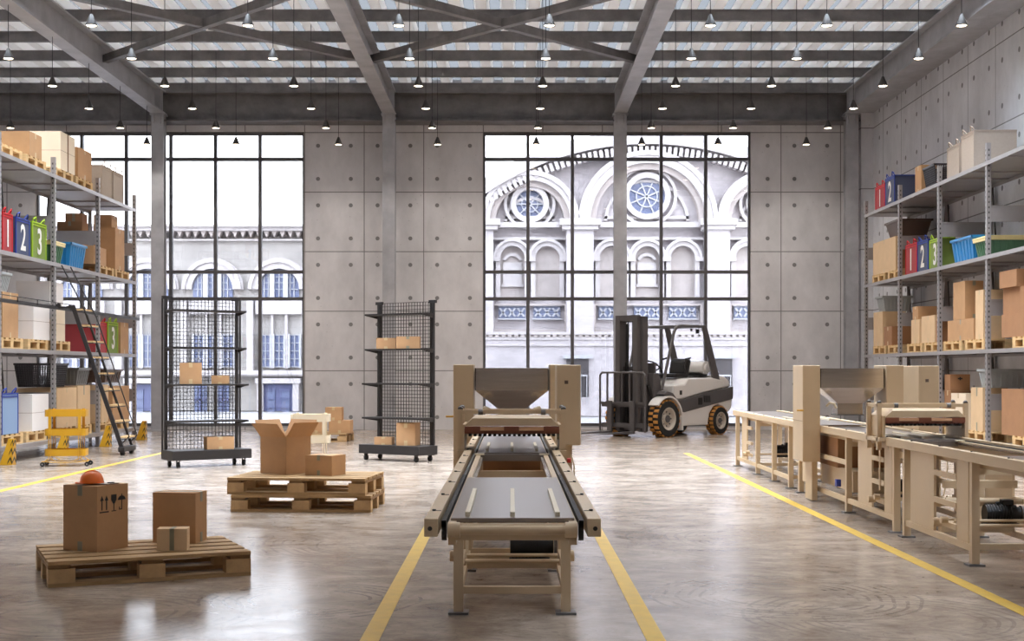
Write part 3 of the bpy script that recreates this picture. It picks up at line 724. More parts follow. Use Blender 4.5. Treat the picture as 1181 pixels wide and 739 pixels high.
def flap(side, ang):
    a_ = R(ang); o_ = fl * math.cos(a_); u_ = fl * math.sin(a_); m_ = MB()
    if side in '+x-x' and side[1] == 'x':
        s_ = 1 if side[0] == '+' else -1; x0_ = s_ * w / 2
        m_.add([(x0_, -d / 2, h), (x0_, d / 2, h), (x0_ + s_ * o_, d / 2 + .0, h + u_), (x0_ + s_ * o_, -d / 2, h + u_), (x0_ - s_ * t_, -d / 2, h), (x0_ - s_ * t_, d / 2, h), (x0_ + s_ * o_ - s_ * t_, d / 2, h + u_), (x0_ + s_ * o_ - s_ * t_, -d / 2, h + u_)], [(0, 1, 2, 3), (4, 5, 6, 7), (0, 1, 5, 4), (1, 2, 6, 5), (2, 3, 7, 6), (3, 0, 4, 7)])
    else:
        s_ = 1 if side[0] == '+' else -1; y0_ = s_ * d / 2
        m_.add([(-w / 2, y0_, h), (w / 2, y0_, h), (w / 2, y0_ + s_ * o_, h + u_), (-w / 2, y0_ + s_ * o_, h + u_), (-w / 2, y0_ - s_ * t_, h), (w / 2, y0_ - s_ * t_, h), (w / 2, y0_ + s_ * o_ - s_ * t_, h + u_), (-w / 2, y0_ + s_ * o_ - s_ * t_, h + u_)], [(0, 1, 2, 3), (4, 5, 6, 7), (0, 1, 5, 4), (1, 2, 6, 5), (2, 3, 7, 6), (3, 0, 4, 7)])
    m_.build('flap', M_card, ob)
flap('-x', 62); flap('+x', 52); flap('-y', 48); flap('+y', 62)
b4 = carton('low closed cardboard box beside the open box on the stacked pallets', (0, 0, 0), 0, .27, .23, .175, M_card, 'y', tw=.03, tl=.045)
place_corner(b4, (-1.553, 11.64), .27, .23, R(-24), .2895)

# far pallet by the concrete wall
make_pallet(1.2, .8, 'wooden pallet far off before the concrete wall, carrying three boxes', (-3.36, 23.05, 0), R(-3))
Dq = 22.75
carton('cube of cardboard topmost on the far pallet by the wall', (wx(384, Dq), Dq + .2, .1445 + .215), R(-2), .275, .26, .22, M_card, 'y', M_tapeL)
carton('far pallet box with grey tape, beneath the cube', (wx(391.5, Dq) , Dq + .22, .1445), R(-2), .36, .36, .212, M_card, 'y', M_tapeL)
carton('plain far pallet box half hidden behind the cream trolley', (wx(368, Dq) - .05, Dq + .2, .1445), R(-2), .27, .3, .205, M_card, 'y', M_tapeL)

# ================================================================== three-tier trolleys
def make_trolley(label, loc, rz, m, w=.48, d=.30):
    t = thing('three_tier_trolley', label, 'trolley', loc, rz)
    def tray(z, hh_):
        r = .05; pts = []
        for (cx, cy, a0) in ((w / 2 - r, d / 2 - r, 0), (-w / 2 + r, d / 2 - r, 90), (-w / 2 + r, -d / 2 + r, 180), (w / 2 - r, -d / 2 + r, 270)):
            for i in range(7): a_ = R(a0 + 15 * i); pts.append((cx + r * math.cos(a_), cy + r * math.sin(a_)))
        n = len(pts); b = MB()
        def ins(p, k): return (p[0] * (1 - k / w * 2), p[1] * (1 - k / d * 2))
        vs = [(p[0], p[1], z) for p in pts] + [(p[0], p[1], z + hh_) for p in pts] + [(*ins(p, .004), z + hh_) for p in pts] + [(*ins(p, .004), z + .004) for p in pts]
        fs = []
        for i in range(n):
            j = (i + 1) % n
            for k in range(3): fs.append((k * n + i, k * n + j, (k + 1) * n + j, (k + 1) * n + i))
        fs += [tuple(range(n)), tuple(range(3 * n, 4 * n))]
        b.add(vs, fs).build('tray', m, t, smooth=True)
    for z in (.13, .385, .625): tray(z, .085)
    for s in (-1, 1):
        x = s * w * .36
        MB().box(x - .018, x + .018, -d / 2 - .006, -d / 2 - .001, .40, .72).build('upright', m, t)
        MB().box(x - .018, x + .018, d / 2 + .001, d / 2 + .006, .40, .72).build('upright', m, t)
        for yy_ in (-1, 1):
            p = MB()
            for o_ in (-.012, .012):
                MB().tube([(x + o_, yy_ * (d / 2 + .008), .42), (x + o_, yy_ * (d / 2 + .008), .10), (x + o_ + s * .05 * (1 if o_ * s > 0 else -1.2), yy_ * (d / 2 + .008), .066)], .005, 6).build('frame_tube', m, t, smooth=True)
    fr_ = MB()
    for yy_ in (-1, 1):
        fr_.tube([(-w / 2 - .03, yy_ * (d / 2 + .008), .064), (-w / 4, yy_ * (d / 2 + .008), .052), (w / 4, yy_ * (d / 2 + .008), .052), (w / 2 + .03, yy_ * (d / 2 + .008), .064)], .006, 6)
    fr_.tube([(-w / 2, -d / 2, .058), (-w / 2, d / 2, .058)], .005, 6).tube([(w / 2, -d / 2, .058), (w / 2, d / 2, .058)], .005, 6)
    fr_.build('base_frame', m, t, smooth=True)
    for sx in (-1, 1):
        for sy in (-1, 1):
            c = MB().cyl((sx * (w / 2 + .02), sy * d / 2 - .012, .028), (sx * (w / 2 + .02), sy * d / 2 + .012, .028), .028, n=16)
            o = c.build('caster', M_rubber, t, smooth=True)
            MB().cyl((sx * (w / 2 + .02), sy * d / 2 - .013, .028), (sx * (w / 2 + .02), sy * d / 2 + .013, .028), .010, n=10).box(sx * (w / 2 + .02) - .008, sx * (w / 2 + .02) + .008, sy * d / 2 - .006, sy * d / 2 + .006, .05, .066).build('hub', M_rack, o)
    return t
make_trolley('yellow three-tier trolley on casters before the ladder rack', (wx(74, 16.9), 17.0, 0), R(8), M_yellow, .50, .28)
M_creamT = mat('cream_enamel', (226, 212, 186), 0.4)
make_trolley('cream three-tier trolley behind the open box on the stacked pallets', (wx(356, 15.1), 15.25, 0), R(4), M_creamT, .44, .28)

# ================================================================== wire display racks on casters
def make_wire_rack(label, loc, ang, side):
    """local x along the mesh from its first to its second post, shelves toward local -y"""
    t = thing('wire_display_rack', label, 'rack', loc, ang)
    L = .95; H = 2.13
    for i, x in enumerate((0, L)):
        MB().box(x - .02, x + .02, -.012, .012, .08, H).build('post', M_darkiron, t)
        MB().box(x - .055, x - .035, -.01, .01, .2, H - .02).build('post', M_darkiron, t) if (i == 0) == (side < 0) else MB().box(x + .035, x + .055, -.01, .01, .2, H - .02).build('post', M_darkiron, t)
        MB().box(x - .05 if i == 0 else x - .07, x + .07 if i == 0 else x + .05, -.014, .014, H - .03, H + .01).build('post_cap', M_darkiron, t)
    g = MB(); wr = .0032
    n = 20
    for i in range(1, n): g.box(L * i / n - wr, L * i / n + wr, .013 - wr, .013 + wr, .2, H - .01)
    z = .22
    while z < H: g.box(0, L, .017 - wr, .017 + wr, z - wr, z + wr); z += .0475
    g.build('wire_mesh', M_darkiron, t)
    for z, dp in ((1.955, .27), (1.485, .27), (1.025, .33), (.568, .33)):
        b = MB().box(-.02, L + .02, -dp, -.014, z - .012, z + .010)
        for x in (-.01, L + .01): b.prism([(-.02, z - .012), (-.02, z - .05), (-dp, z - .012)], 0, x - .004, x + .004)
        b.build('shelf', M_darkiron, t)
    MB().box(-.05, L + .05, -.36, .03, .09, .21).build('base_tray', M_darkiron, t, bevel=.006)
    for x in (.04, L - .04):
        for y in (-.31, -.02):
            c = MB().cyl((x - .014, y, .036), (x + .014, y, .036), .036, n=18).build('caster', M_rubber, t, smooth=True)
            MB().prism([(y - .02, .09), (y + .02, .09), (y + .008, .03), (y - .008, .03)], 0, x - .019, x - .015).prism([(y - .02, .09), (y + .02, .09), (y + .008, .03), (y - .008, .03)], 0, x + .015, x + .019).build('fork', M_darkiron, c)
    return t
# first rack: near post on the left, mesh runs away to the right
a1 = math.atan2(.55, .78)
r1 = (-4.33, 16.85)
make_wire_rack('dark wire mesh rack on casters before the windows, near the ladder rack', (r1[0], r1[1], 0), a1, -1)
def on_rack(base, ang, u, v, z):
    return (base[0] + u * math.cos(ang) - v * math.sin(ang), base[1] + u * math.sin(ang) + v * math.cos(ang), z)
carton('square box on the middle shelf of the mesh rack by the windows', on_rack(r1, a1, .26, -.17, 1.036), a1 - R(22), .27, .17, .265, M_card, 'y', M_tapeL)
carton('small low box on the middle shelf of the mesh rack by the windows', on_rack(r1, a1, .66, -.16, 1.036), a1 - R(28), .21, .16, .105, M_card, 'y', M_tapeL)
carton('low box on the base tray of the mesh rack by the windows', on_rack(r1, a1, .63, -.18, .211), a1 - R(12), .34, .24, .155, M_card, 'y', M_tapeL)
a2 = math.atan2(-.55, .78)
r2 = (-1.81, 18.4)
make_wire_rack('dark wire mesh rack on casters before the concrete wall', (r2[0], r2[1], 0), a2, 1)
carton('wide low box on the upper shelf of the mesh rack by the concrete wall', on_rack(r2, a2, .26, -.14, 1.496), a2 + R(30), .26, .15, .145, M_card, 'y', M_tapeL)
carton('taller taped box on the upper shelf of the mesh rack by the concrete wall', on_rack(r2, a2, .64, -.14, 1.496), a2 + R(32), .31, .15, .16, M_card, 'y', M_tape)
carton('small box on the base tray of the mesh rack by the concrete wall', on_rack(r2, a2, .27, -.20, .211), a2 + R(28), .24, .17, .10, M_card, 'y', M_tapeL)
carton('tall box on the base tray of the mesh rack by the concrete wall', on_rack(r2, a2, .66, -.17, .211), a2 + R(20), .26, .21, .30, M_card, 'y', M_tapeL)

# ================================================================== panel conveyor with hopper: two alike
def make_conveyor(label, cx, off, motor_label):
    t = thing('conveyor_machine', label, 'machine', (cx, off, 0))
    TZ = .70; X = .30
    y0, y1 = 4.55, 15.46
    for s in (-1, 1):
        o = MB().box(s * X, s * (X - .047), y0, y1, TZ - .062, TZ).build('side_rail', M_cream, t, bevel=.003)
        b = MB(); y = y0 + .25
        while y < y1: b.cyl((s * (X - .02), y, TZ), (s * (X - .02), y, TZ + .006), .007, n=8).box(s * (X - .045), s * (X - .02), y - .003, y + .003, TZ, TZ + .002); y += .62
        b.cyl((s * (X - .020), y0 - .002, TZ - .034), (s * (X - .020), y0 + .01, TZ - .034), .008, n=10)
        b.build('bolts', M_black, o)
        ch_ = MB(); y = y0 + .02
        while y < 6.6: ch_.box(s * (X - .058), s * (X - .074), y, y + .018, TZ - .03, TZ - .008); y += .028
        ch_.box(s * (X - .059), s * (X - .073), y0 + .02, y1 - .1, TZ - .034, TZ - .014)
        ch_.build('drive_chain', M_black, t)
        MB().cyl((s * (X - .058), y0 + .055, TZ - .045), (s * (X - .074), y0 + .055, TZ - .045), .036, n=14).build('sprocket', M_black, t)
        MB().cyl((s * (X - .078), y0 + .055, TZ - .045), (s * (X - .12), y0 + .055, TZ - .045), .027, n=18).build('bearing', M_cream, t, smooth=True)
        MB().box(s * (X - .078), s * (X - .105), y0 + .08, 15.3, TZ - .10, TZ - .022).build('inner_rail', M_cream, t)
        MB().box(s * (X - .106), s * (X - .125), 6.45, 8.5, TZ - .045, TZ - .03).build('guide_strip', M_inox, t)
    MB().cyl((-.19, y0 + .055, TZ - .045), (.19, y0 + .055, TZ - .045), .016, n=18).build('end_roller', M_cream, t, smooth=True)
    MB().box(-.195, .195, y0 + .09, y0 + .12, TZ - .085, TZ - .03).build('end_crossbar', M_cream, t)
    for a, b in ((4.68, 6.46), (8.42, 10.75), (11.15, 13.2), (13.25, 15.4)):
        MB().box(-.215, .215, a, b, TZ - .028, TZ - .012).build('belt_plate', M_plate, t, bevel=.003)
    for a, b in ((4.72, 5.68), (8.55, 9.35), (12.2, 13.0)):
        for x in (-.158, 0, .158):
            MB().box(x - .0085, x + .0085, a, b, TZ - .0118, TZ + .004).build('slat', M_creamT, t)
    MB().box(-.22, .22, 8.34, 8.40, TZ - .06, TZ - .02).build('crossbar', M_plate, t)
    for x in (-.2, .2): MB().box(x - .03, x + .03, 8.28, 8.34, TZ - .02, TZ - .012).build('bracket', M_creamT, t)
    # legs with foot plates
    for y in (6.65, 8.07, 8.33, 9.74, 11.14, 11.6, 12.09, 12.95, 13.92, 15.30):
        for s in (-1, 1):
            x = s * .265
            l = MB().box(x - .024, x + .024, y - .024, y + .024, .012, TZ - .062).build('leg', M_cream, t)
            MB().box(x - .05, x + .05, y - .05, y + .05, 0, .0118).build('foot_plate', M_steelD, l)
    for y in (6.65, 8.07, 9.74, 12.09, 13.92):
        MB().box(-.241, .241, y - .016, y + .016, .10, .135).build('cross_stretcher', M_cream, t)
        MB().box(-.241, .241, y - .016, y + .016, TZ - .14, TZ - .10).build('cross_stretcher', M_cream, t)
    for s in (-1, 1):
        x = s * .265
        for a, b in ((6.65, 8.07), (8.33, 9.74), (9.74, 11.14), (12.09, 15.30)):
            MB().box(x - .016, x + .016, a + .024, b - .024, .085, .125).build('side_stretcher', M_cream, t)
        # panels and rung openings
        for a, b in ((6.74, 6.96), (7.42, 7.95), (8.42, 8.62), (8.98, 9.40), (11.16, 11.5), (14.6, 14.95)):
            MB().box(x - .008, x + .008, a, b, .126, TZ - .062).build('side_panel', M_cream, t)
        for a, b in ((6.96, 7.42), (8.62, 8.98), (14.3, 14.6)):
            for z in (.18, .32, .50): MB().box(x - .012, x + .012, a, b, z, z + .035).build('rung', M_cream, t)
            MB().cyl((s * .282, (a + b) / 2 - .08, .23), (s * .325, (a + b) / 2 - .08, .23), .022, n=16).build('adjusting_knob', M_cream, t, smooth=True)
            MB().cyl((s * .282, (a + b) / 2 + .06, .20), (s * .335, (a + b) / 2 + .06, .20), .028, n=16).build('adjusting_knob', M_cream, t, smooth=True)
        MB().box(x - .012, x + .012, 9.77, 11.11, .40, .44).build('side_stretcher', M_cream, t)
    # lower shafts and beams seen below the belt
    for y, z, r in ((7.25, .34, .022), (7.6, .30, .03), (7.1, .195, .012)):
        MB().cyl((-.25, y, z), (.25, y, z), r, n=14).build('shaft', M_cream, t, smooth=True)
    MB().box(-.245, .245, 7.3, 7.34, .42, .47).build('cross_stretcher', M_cream, t)
    MB().box(-.245, .245, 7.35, 7.42, .12, .19).build('cross_stretcher', M_cream, t)
    for y in (7.2, 9.2, 14.2):
        mo = MB().cyl((-.01, y, .26), (.19, y, .26), .062, n=22)
        for i in range(9): mo.cyl((.0 + i * .018, y, .26), (.008 + i * .018, y, .26), .068, n=22)
        mo.cyl((.19, y, .26), (.22, y, .26), .045, n=18).box(-.015, .20, y - .05, y + .05, .185, .205)
        mo.build('motor', M_black, t, smooth=True)
        MB().box(.10, .17, y - .035, y + .035, .322, .355).cyl((.075, y - .02, .33), (.075, y + .01, .33), .012, n=10).build('terminal_box', M_black, t, bevel=.006)
        MB().cyl((.225, y, .26), (.24, y, .26), .055, n=18).build('motor_sprocket', M_steelD, t)
        MB().cyl((-.24, y - .09, .225), (.24, y - .09, .225), .010, n=10).build('shaft', M_cream, t)
    # press gantry with hood
    for s in (-1, 1):
        for y in (8.57, 8.86):
            MB().box(s * .312, s * .345, y - .016, y + .016, .60, .955).build('gantry_post', M_cream, t)
            MB().cyl((s * .328, y - .005, .955), (s * .328, y + .005, .962), .017, n=14).build('gantry_cap', M_steelD, t)
        MB().box(s * .30, s * .345, 8.50, 8.93, .665, .695).build('gantry_foot', M_cream, t)
        MB().box(s * .316, s * .341, 8.59, 8.84, .925, .948).build('gantry_bar', M_cream, t)
        for z in (.78, .84): MB().cyl((s * .285, 8.56, z), (s * .31, 8.56, z), .015, n=12).build('bolt_head', M_creamT, t)
        MB().cyl((s * .268, 8.52, .60), (s * .268, 8.52, .68), .006, n=8).build('adjusting_screw', M_steelD, t)
        MB().box(s * .335, s * .342, 8.50, 8.52, .30, .60).build('gauge_rod', M_cream, t)
    MB().box(-.345, .345, 8.556, 8.584, .925, .95).build('gantry_bar', M_cream, t)
    for s in (-1, 1): MB().cyl((s * .185, 8.57, .937), (s * .215, 8.57, .937), .019, n=14).build('collar', M_steelD, t)
    MB().box(-.345, .345, 8.846, 8.874, .925, .95).build('gantry_bar', M_cream, t)
    hd = MB(); hd.frustum((-.30, .30, 8.49, 8.93), (-.25, .25, 8.488, 8.90), .852, .900).frustum((-.25, .25, 8.488, 8.90), (-.24, .24, 8.52, 8.88), .900, .910)
    hd.build('hood', M_cream, t)
    base_ = MB()
    base_.box(-.30, .30, 8.50, 8.96, .802, .832)
    for (a, b) in ((-.298, -.20), (-.05, .045), (.20, .298)): base_.box(a, b, 8.485, 8.52, .814, .848)
    base_.build('press_board', M_redwood, t)
    MB().box(-.20, -.05, 8.487, 8.52, .822, .844).build('press_board', M_redwoodL, t)
    MB().box(.045, .20, 8.487, 8.52, .822, .844).build('press_board', M_redwoodL, t)
    cm = MB()
    for i in range(18):
        x = -.265 + .53 * i / 17; cm.box(x - .009, x + .009, 8.49, 8.94, .786, .802)
    cm.build('press_comb', M_black, t)
    for s in (-1, 1): MB().box(s * .300, s * .312, 8.50, 8.95, .70, .86).build('press_bracket', M_cream, t)
    # pillars, hopper, control cabinet
    for s in (-1, 1):
        p = MB().box(s * .302, s * .462, 10.62, 11.05, .37, 1.25).build('pillar', M_cream, t, bevel=.006)
        MB().box(s * .464, s * .461, 10.64, 11.03, .74, .743).build('seam', M_seam, p)
    for s in (-1, 1): MB().box(s * .31, s * .36, 10.7, 10.98, 0.012, .37).build('pillar_foot', M_cream, t)
    cc = MB().box(.326, .50, 9.73, 10.18, .66, 1.243).build('control_cabinet', M_cream, t, bevel=.008)
    MB().box(.382, .408, 9.722, 9.73, 1.105, 1.13).build('badge', M_screen, cc)
    MB().box(.36, .44, 9.8, 10.1, .012, .66).build('cabinet_foot', M_cream, t)
    MB().cyl((.37, 9.0, .60), (.395, 9.0, .60), .016, n=12).build('stop_button', M_redknob, t)
    cbp = [(.41, 9.3, .62), (.43, 9.3, .55), (.435, 9.32, .4), (.42, 9.35, .2), (.40, 9.5, .03)]
    MB().tube(cbp, .006, 6).build('cable', M_creamT, t, smooth=True)
    MB().cyl((-.46, 10.6, .84), (-.52, 10.6, .84), .008, n=8).build('handle', M_yellow, t)
    hp = MB()
    # stainless box and pyramid, open at the top
    a0, a1_, b0, b1 = -.292, .292, 10.66, 11.02
    hp.box(a0, a1_, b0, b0 + .006, 1.045, 1.222).box(a0, a1_, b1 - .006, b1, 1.045, 1.222).box(a0, a0 + .006, b0, b1, 1.045, 1.222).box(a1_ - .006, a1_, b0, b1, 1.045, 1.222)
    n_ = .115
    A_ = [(a0, b0, 1.045), (a1_, b0, 1.045), (a1_, b1, 1.045), (a0, b1, 1.045)]; B_ = [(-n_, 10.74, .90), (n_, 10.74, .90), (n_, 10.94, .90), (-n_, 10.94, .90)]
    hp.add(A_ + B_ + [(x, y, .80) for (x, y, z) in B_], [(0, 1, 5, 4), (1, 2, 6, 5), (2, 3, 7, 6), (3, 0, 4, 7), (4, 5, 9, 8), (5, 6, 10, 9), (6, 7, 11, 10), (7, 4, 8, 11)])
    hp.build('hopper', M_inox, t)
    MB().frustum((-n_ - .012, n_ + .012, 10.73, 10.95), (-n_ - .012, n_ + .012, 10.73, 10.95), .79, .80).build('hopper_collar', M_steelD, t)
    for s in (-1, 1): MB().tube([(s * .16, 10.6, .86), (s * .18, 10.6, .90), (s * .215, 10.62, .91), (s * .235, 10.66, .88)], .012, 8).build('hopper_strut', M_creamT, t, smooth=True)
    # collecting drawer under the hopper
    MB().box(-.20, .20, 9.85, 11.0, .16, .34).build('collecting_bin', M_cream, t)
    MB().box(-.22, .22, 10.3, 11.05, .34, .62).build('chute', M_cardD, t)
    MB().box(-.28, -.24, 10.1, 10.16, .19, .25).build('blue_switch', M_bluecap, t)
    return t
make_conveyor('cream panel conveyor with steel hopper, alone in the middle between two yellow lines', 0.005, 0, '')
make_conveyor('cream panel conveyor with steel hopper, beside the rack on the concrete wall', 3.12, 1.63, '')

# ================================================================== forklift
fk = thing('forklift', 'white and dark grey forklift parked before the arched windows', 'forklift', (2.4, 24.58, 0), math.atan2(-.719, -.695))
def wheel(x, y, r, w, name='wheel'):
    s = 1 if y > 0 else -1
    prof_ = [(r * .60, -w / 2), (r * .93, -w / 2), (r * .985, -w * .36), (r * .985, w * .36), (r * .93, w / 2), (r * .60, w / 2)]
    ob_ = MB().lathe(prof_ + [prof_[0]], 36)
    M_ = Matrix.Translation((x, y, r)) @ Matrix.Rotation(PI / 2, 4, 'X')
    ob_.xf(M_); o = ob_.build(name, M_rubber, fk, smooth=True)
    lg = MB()
    for i in range(20):
        for q, side in ((0, -1), (.5, 1)):
            a = 2 * PI * (i + q) / 20
            st = len(lg.v)
            lg.frustum((-.030, .030, (-w * .47 if side < 0 else .01), (-.01 if side < 0 else w * .47)), (-.024, .024, (-w * .45 if side < 0 else .015), (-.015 if side < 0 else w * .45)), r * .965, r * 1.03)
            lg.xf(Matrix.Translation((x, y, r)) @ Matrix.Rotation(a, 4, 'Y'), st)
    lg.build('tread_lugs', M_lug, o)
    rm = MB().lathe([(r * .62, w * .5), (r * .60, w * .52), (r * .54, w * .46), (r * .50, w * .25), (r * .28, w * .20), (r * .24, w * .34), (0, w * .34)], 32)
    rm.lathe([(r * .60, -w * .3), (0, -w * .3)], 32)
    rm.xf(Matrix.Translation((x, y, r)) @ Matrix.Rotation(-s * PI / 2, 4, 'X'))
    rm.build('rim', M_rim, o, smooth=True)
    hb = MB().cyl((x, y + s * w * .3, r), (x, y + s * w * .40, r), r * .2, n=20)
    for i in range(8):
        a = 2 * PI * i / 8
        hb.cyl((x + r * .38 * math.cos(a), y + s * w * .2, r + r * .38 * math.sin(a)), (x + r * .38 * math.cos(a), y + s * w * .27, r + r * .38 * math.sin(a)), r * .045, n=8)
    hb.build('hub', M_fgrey, o)
for s in (-1, 1): wheel(0, s * .5, .335, .22)
for s in (-1, 1): wheel(-1.67, s * .47, .262, .19)
HW = .50
# lower white body with wheel arches
low = [(-.40, .17), (-1.33, .19)]
low += [(-1.67 + .36 * math.cos(PI * (1 - i / 8) ) * -1, .262 + .0 + .33 * math.sin(PI * i / 8)) for i in range(0, 9)]
low = [(-.40, .19), (-1.34, .19)] + [(-1.67 + .33 * math.cos(R(a)), .24 + .33 * math.sin(R(a))) for a in (0, 30, 60, 90, 120, 150)] + [(-2.0, .42), (-2.10, .50), (-2.13, .72), (-.5, .50), (-.38, .50)]
MB().prism(low, 1, -HW, HW).build('chassis', M_fwhite, fk, bevel=.012)
# dark waist band
MB().prism([(-.36, .46), (-.60, .44), (-2.14, .66), (-2.15, .90), (-1.2, .78), (-.62, .68), (-.36, .66)], 1, -HW - .012, HW + .012).build('waist_band', M_fgrey, fk, bevel=.01)
for s in (-1, 1):
    v = MB().box(-1.02, -1.14, s * (HW + .012), s * (HW + .018), .57, .70)
    for i in range(4): v.prism([(-1.20 - i * .055, .61), (-1.235 - i * .055, .615), (-1.215 - i * .055, .74), (-1.18 - i * .055, .735)], 1, s * (HW + .012), s * (HW + .017))
    v.build('vent', M_black, fk)
# upper white cowl, seat deck and counterweight
MB().prism([(-.30, .66), (-.62, .68), (-1.2, .78), (-1.95, .88), (-1.9, 1.02), (-1.55, 1.07), (-.78, 1.06), (-.66, .96), (-.32, .94)], 1, -.47, .47).build('cowl', M_fwhite, fk, bevel=.03)
MB().prism([(-1.7, .80), (-2.14, .90), (-2.10, 1.02), (-1.95, 1.10), (-1.7, 1.12)], 1, -.46, .46).build('counterweight', M_fwhite, fk, bevel=.05)
for s in (-1, 1): MB().box(-.50, -.57, s * .47, s * .475, .76, .84).build('step_light', M_black, fk)
MB().prism([(.18, .45), (.18, 1.16), (.02, 1.16), (-.12, .62), (-.42, .50), (-.42, .42), (.1, .42)], 1, -.40, .40).build('dashboard', M_fgrey, fk, bevel=.01)
MB().box(-.45, .05, -.42, .42, .36, .46).build('floor_plate', M_fgrey, fk)
for s in (-1, 1):
    fd_ = MB().ring(0, .335, .385, .415, s * .39, s * .615, R(38), R(172), 20)
    fd_.box(-.42, -.38, s * .39, s * .615, .12, .36)
    fd_.build('fender', M_fwhite, fk, smooth=True)
    MB().prism([(-.34, .64), (-.16, .80), (.02, .84), (.12, .78), (-.1, .74)], 1, s * .36, s * .58).build('fender_cap', M_fgrey, fk, bevel=.01)
# seat
MB().box(-.55, -.85, -.34, -.10, 1.065, 1.11).build('arm_pad', M_black, fk, bevel=.01)
MB().box(-.70, -1.10, -.24, .24, 1.07, 1.15).build('seat', M_black, fk, bevel=.03)
MB().prism([(-1.02, 1.13), (-1.16, 1.13), (-1.25, 1.40), (-1.17, 1.44), (-1.09, 1.40)], 1, -.20, .20).build('backrest', M_black, fk, bevel=.045)
for s in (-1, 1): MB().tube([(-.95, s * .27, 1.15), (-.88, s * .28, 1.30), (-.95, s * .28, 1.42), (-1.1, s * .27, 1.44)], .017, 8).build('armrest', M_black, fk, smooth=True)
MB().cyl((-1.62, -.26, 1.26), (-1.62, .26, 1.26), .125, n=24).cyl((-1.62, -.26, 1.26), (-1.62, -.32, 1.26), .07, n=16).cyl((-1.62, .26, 1.26), (-1.62, .31, 1.26), .08, n=16).build('gas_bottle', M_fwhite, fk, smooth=True)
MB().box(-1.50, -1.74, -.2, .2, 1.10, 1.15).box(-1.60, -1.64, -.18, -.15, 1.12, 1.39).box(-1.60, -1.64, .15, .18, 1.12, 1.39).build('bottle_cradle', M_black, fk)
# steering
st_ = MB().lathe([(.155 + .014 * math.cos(R(a)), .014 * math.sin(R(a))) for a in range(0, 361, 45)], 28)
for a in (90, 210, 330): st_.beam((0, 0, 0), (.15 * math.cos(R(a)), .15 * math.sin(R(a)), 0), .02, .012)
st_.xf(Matrix.Translation((-.26, 0, 1.30)) @ Matrix.Rotation(R(-32), 4, 'Y'))
st_.build('steering_wheel', M_black, fk, smooth=True)
MB().cyl((-.26, 0, 1.30), (-.02, 0, 1.02), .025, n=10).build('steering_column', M_black, fk)
for i in range(3): MB().cyl((-.02, -.2 - i * .06, 1.14), (-.05, -.2 - i * .06, 1.28), .007, n=6).build('lever', M_black, fk)
MB().box(-.02, .03, .12, .30, 1.16, 1.34).build('display', M_fgrey, fk)
# overhead guard
for s in (-1, 1):
    MB().tube([(-.02, s * .43, .86), (-.38, s * .43, 1.90), (-.46, s * .43, 2.0), (-.58, s * .43, 2.03), (-1.30, s * .43, 2.03)], .028, 8).build('guard_pillar', M_fgrey, fk, smooth=True)
    MB().prism([(-1.24, 2.055), (-1.36, 2.055), (-1.86, .86), (-1.66, .80)], 1, s * .41, s * .46).build('guard_pillar', M_fgrey, fk, bevel=.008)
MB().tube([(-.50, -.43, 2.02), (-.50, .43, 2.02)], .022, 8).tube([(-1.30, -.43, 2.03), (-1.30, .43, 2.03)], .025, 8).build('guard_crossbar', M_fgrey, fk, smooth=True)
gb = MB()
for i in range(5): y = -.29 + .145 * i; gb.box(-.5, -1.3, y - .008, y + .008, 2.015, 2.04)
gb.build('guard_slats', M_fgrey, fk)
MB().cyl((-1.28, .30, 1.98), (-1.28, .30, 1.90), .035, n=12).cyl((-1.05, .33, 1.99), (-1.05, .33, 1.94), .02, n=10).build('work_light', M_black, fk)
# mast
for s in (-1, 1):
    MB().box(.22, .36, s * .30, s * .20, .10, 2.18).build('mast_upright', M_fgrey, fk)
    MB().box(.365, .47, s * .25, s * .15, .12, 2.20).build('mast_upright', M_fgrey, fk)
    MB().cyl((.29, s * .13, .2), (.29, s * .13, 1.35), .035, n=12).cyl((.29, s * .13, 1.35), (.29, s * .13, 2.05), .02, n=10).build('lift_cylinder', M_black, fk)
    MB().cyl((.10, s * .36, .55), (.26, s * .33, .95), .03, n=10).build('tilt_cylinder', M_black, fk)
MB().box(.22, .33, -.30, .30, 2.08, 2.18).box(.37, .46, -.25, .25, 2.10, 2.20).box(.24, .30, -.2, .2, 1.2, 1.28).box(.24, .33, -.3, .3, .12, .22).build('mast_crossbar', M_fgrey, fk)
MB().tube([(.34, .05, 2.1), (.35, .05, .5)], .012, 6).tube([(.34, -.05, 2.1), (.35, -.05, .5)], .012, 6).build('lift_chain', M_black, fk)
# carriage, load backrest and forks
MB().box(.50, .56, -.50, .50, .55, .64).box(.50, .56, -.50, .50, .18, .26).box(.50, .55, -.34, -.26, .18, .64).box(.50, .55, .26, .34, .18, .64).build('carriage', M_fgrey, fk)
lb = MB().tube([(.58, -.52, .10), (.58, -.52, 1.12), (.58, -.47, 1.17), (.58, .47, 1.17), (.58, .52, 1.12), (.58, .52, .10)], .02, 8)
for i in range(5): y = -.345 + .1725 * i; lb.box(.57, .595, y - .014, y + .014, .62, 1.16)
lb.box(.565, .595, -.52, .52, .60, .64)
lb.build('load_backrest', M_fgrey, fk)
for s in (-1, 1):
    f_ = MB().box(.60, .64, s * .21, s * .31, .075, .66)
    f_.prism([(.60, .075), (1.72, .095), (1.74, .105), (.66, .12), (.60, .12)], 1, s * .21, s * .31)
    f_.build('fork', M_fgrey, fk, bevel=.004)
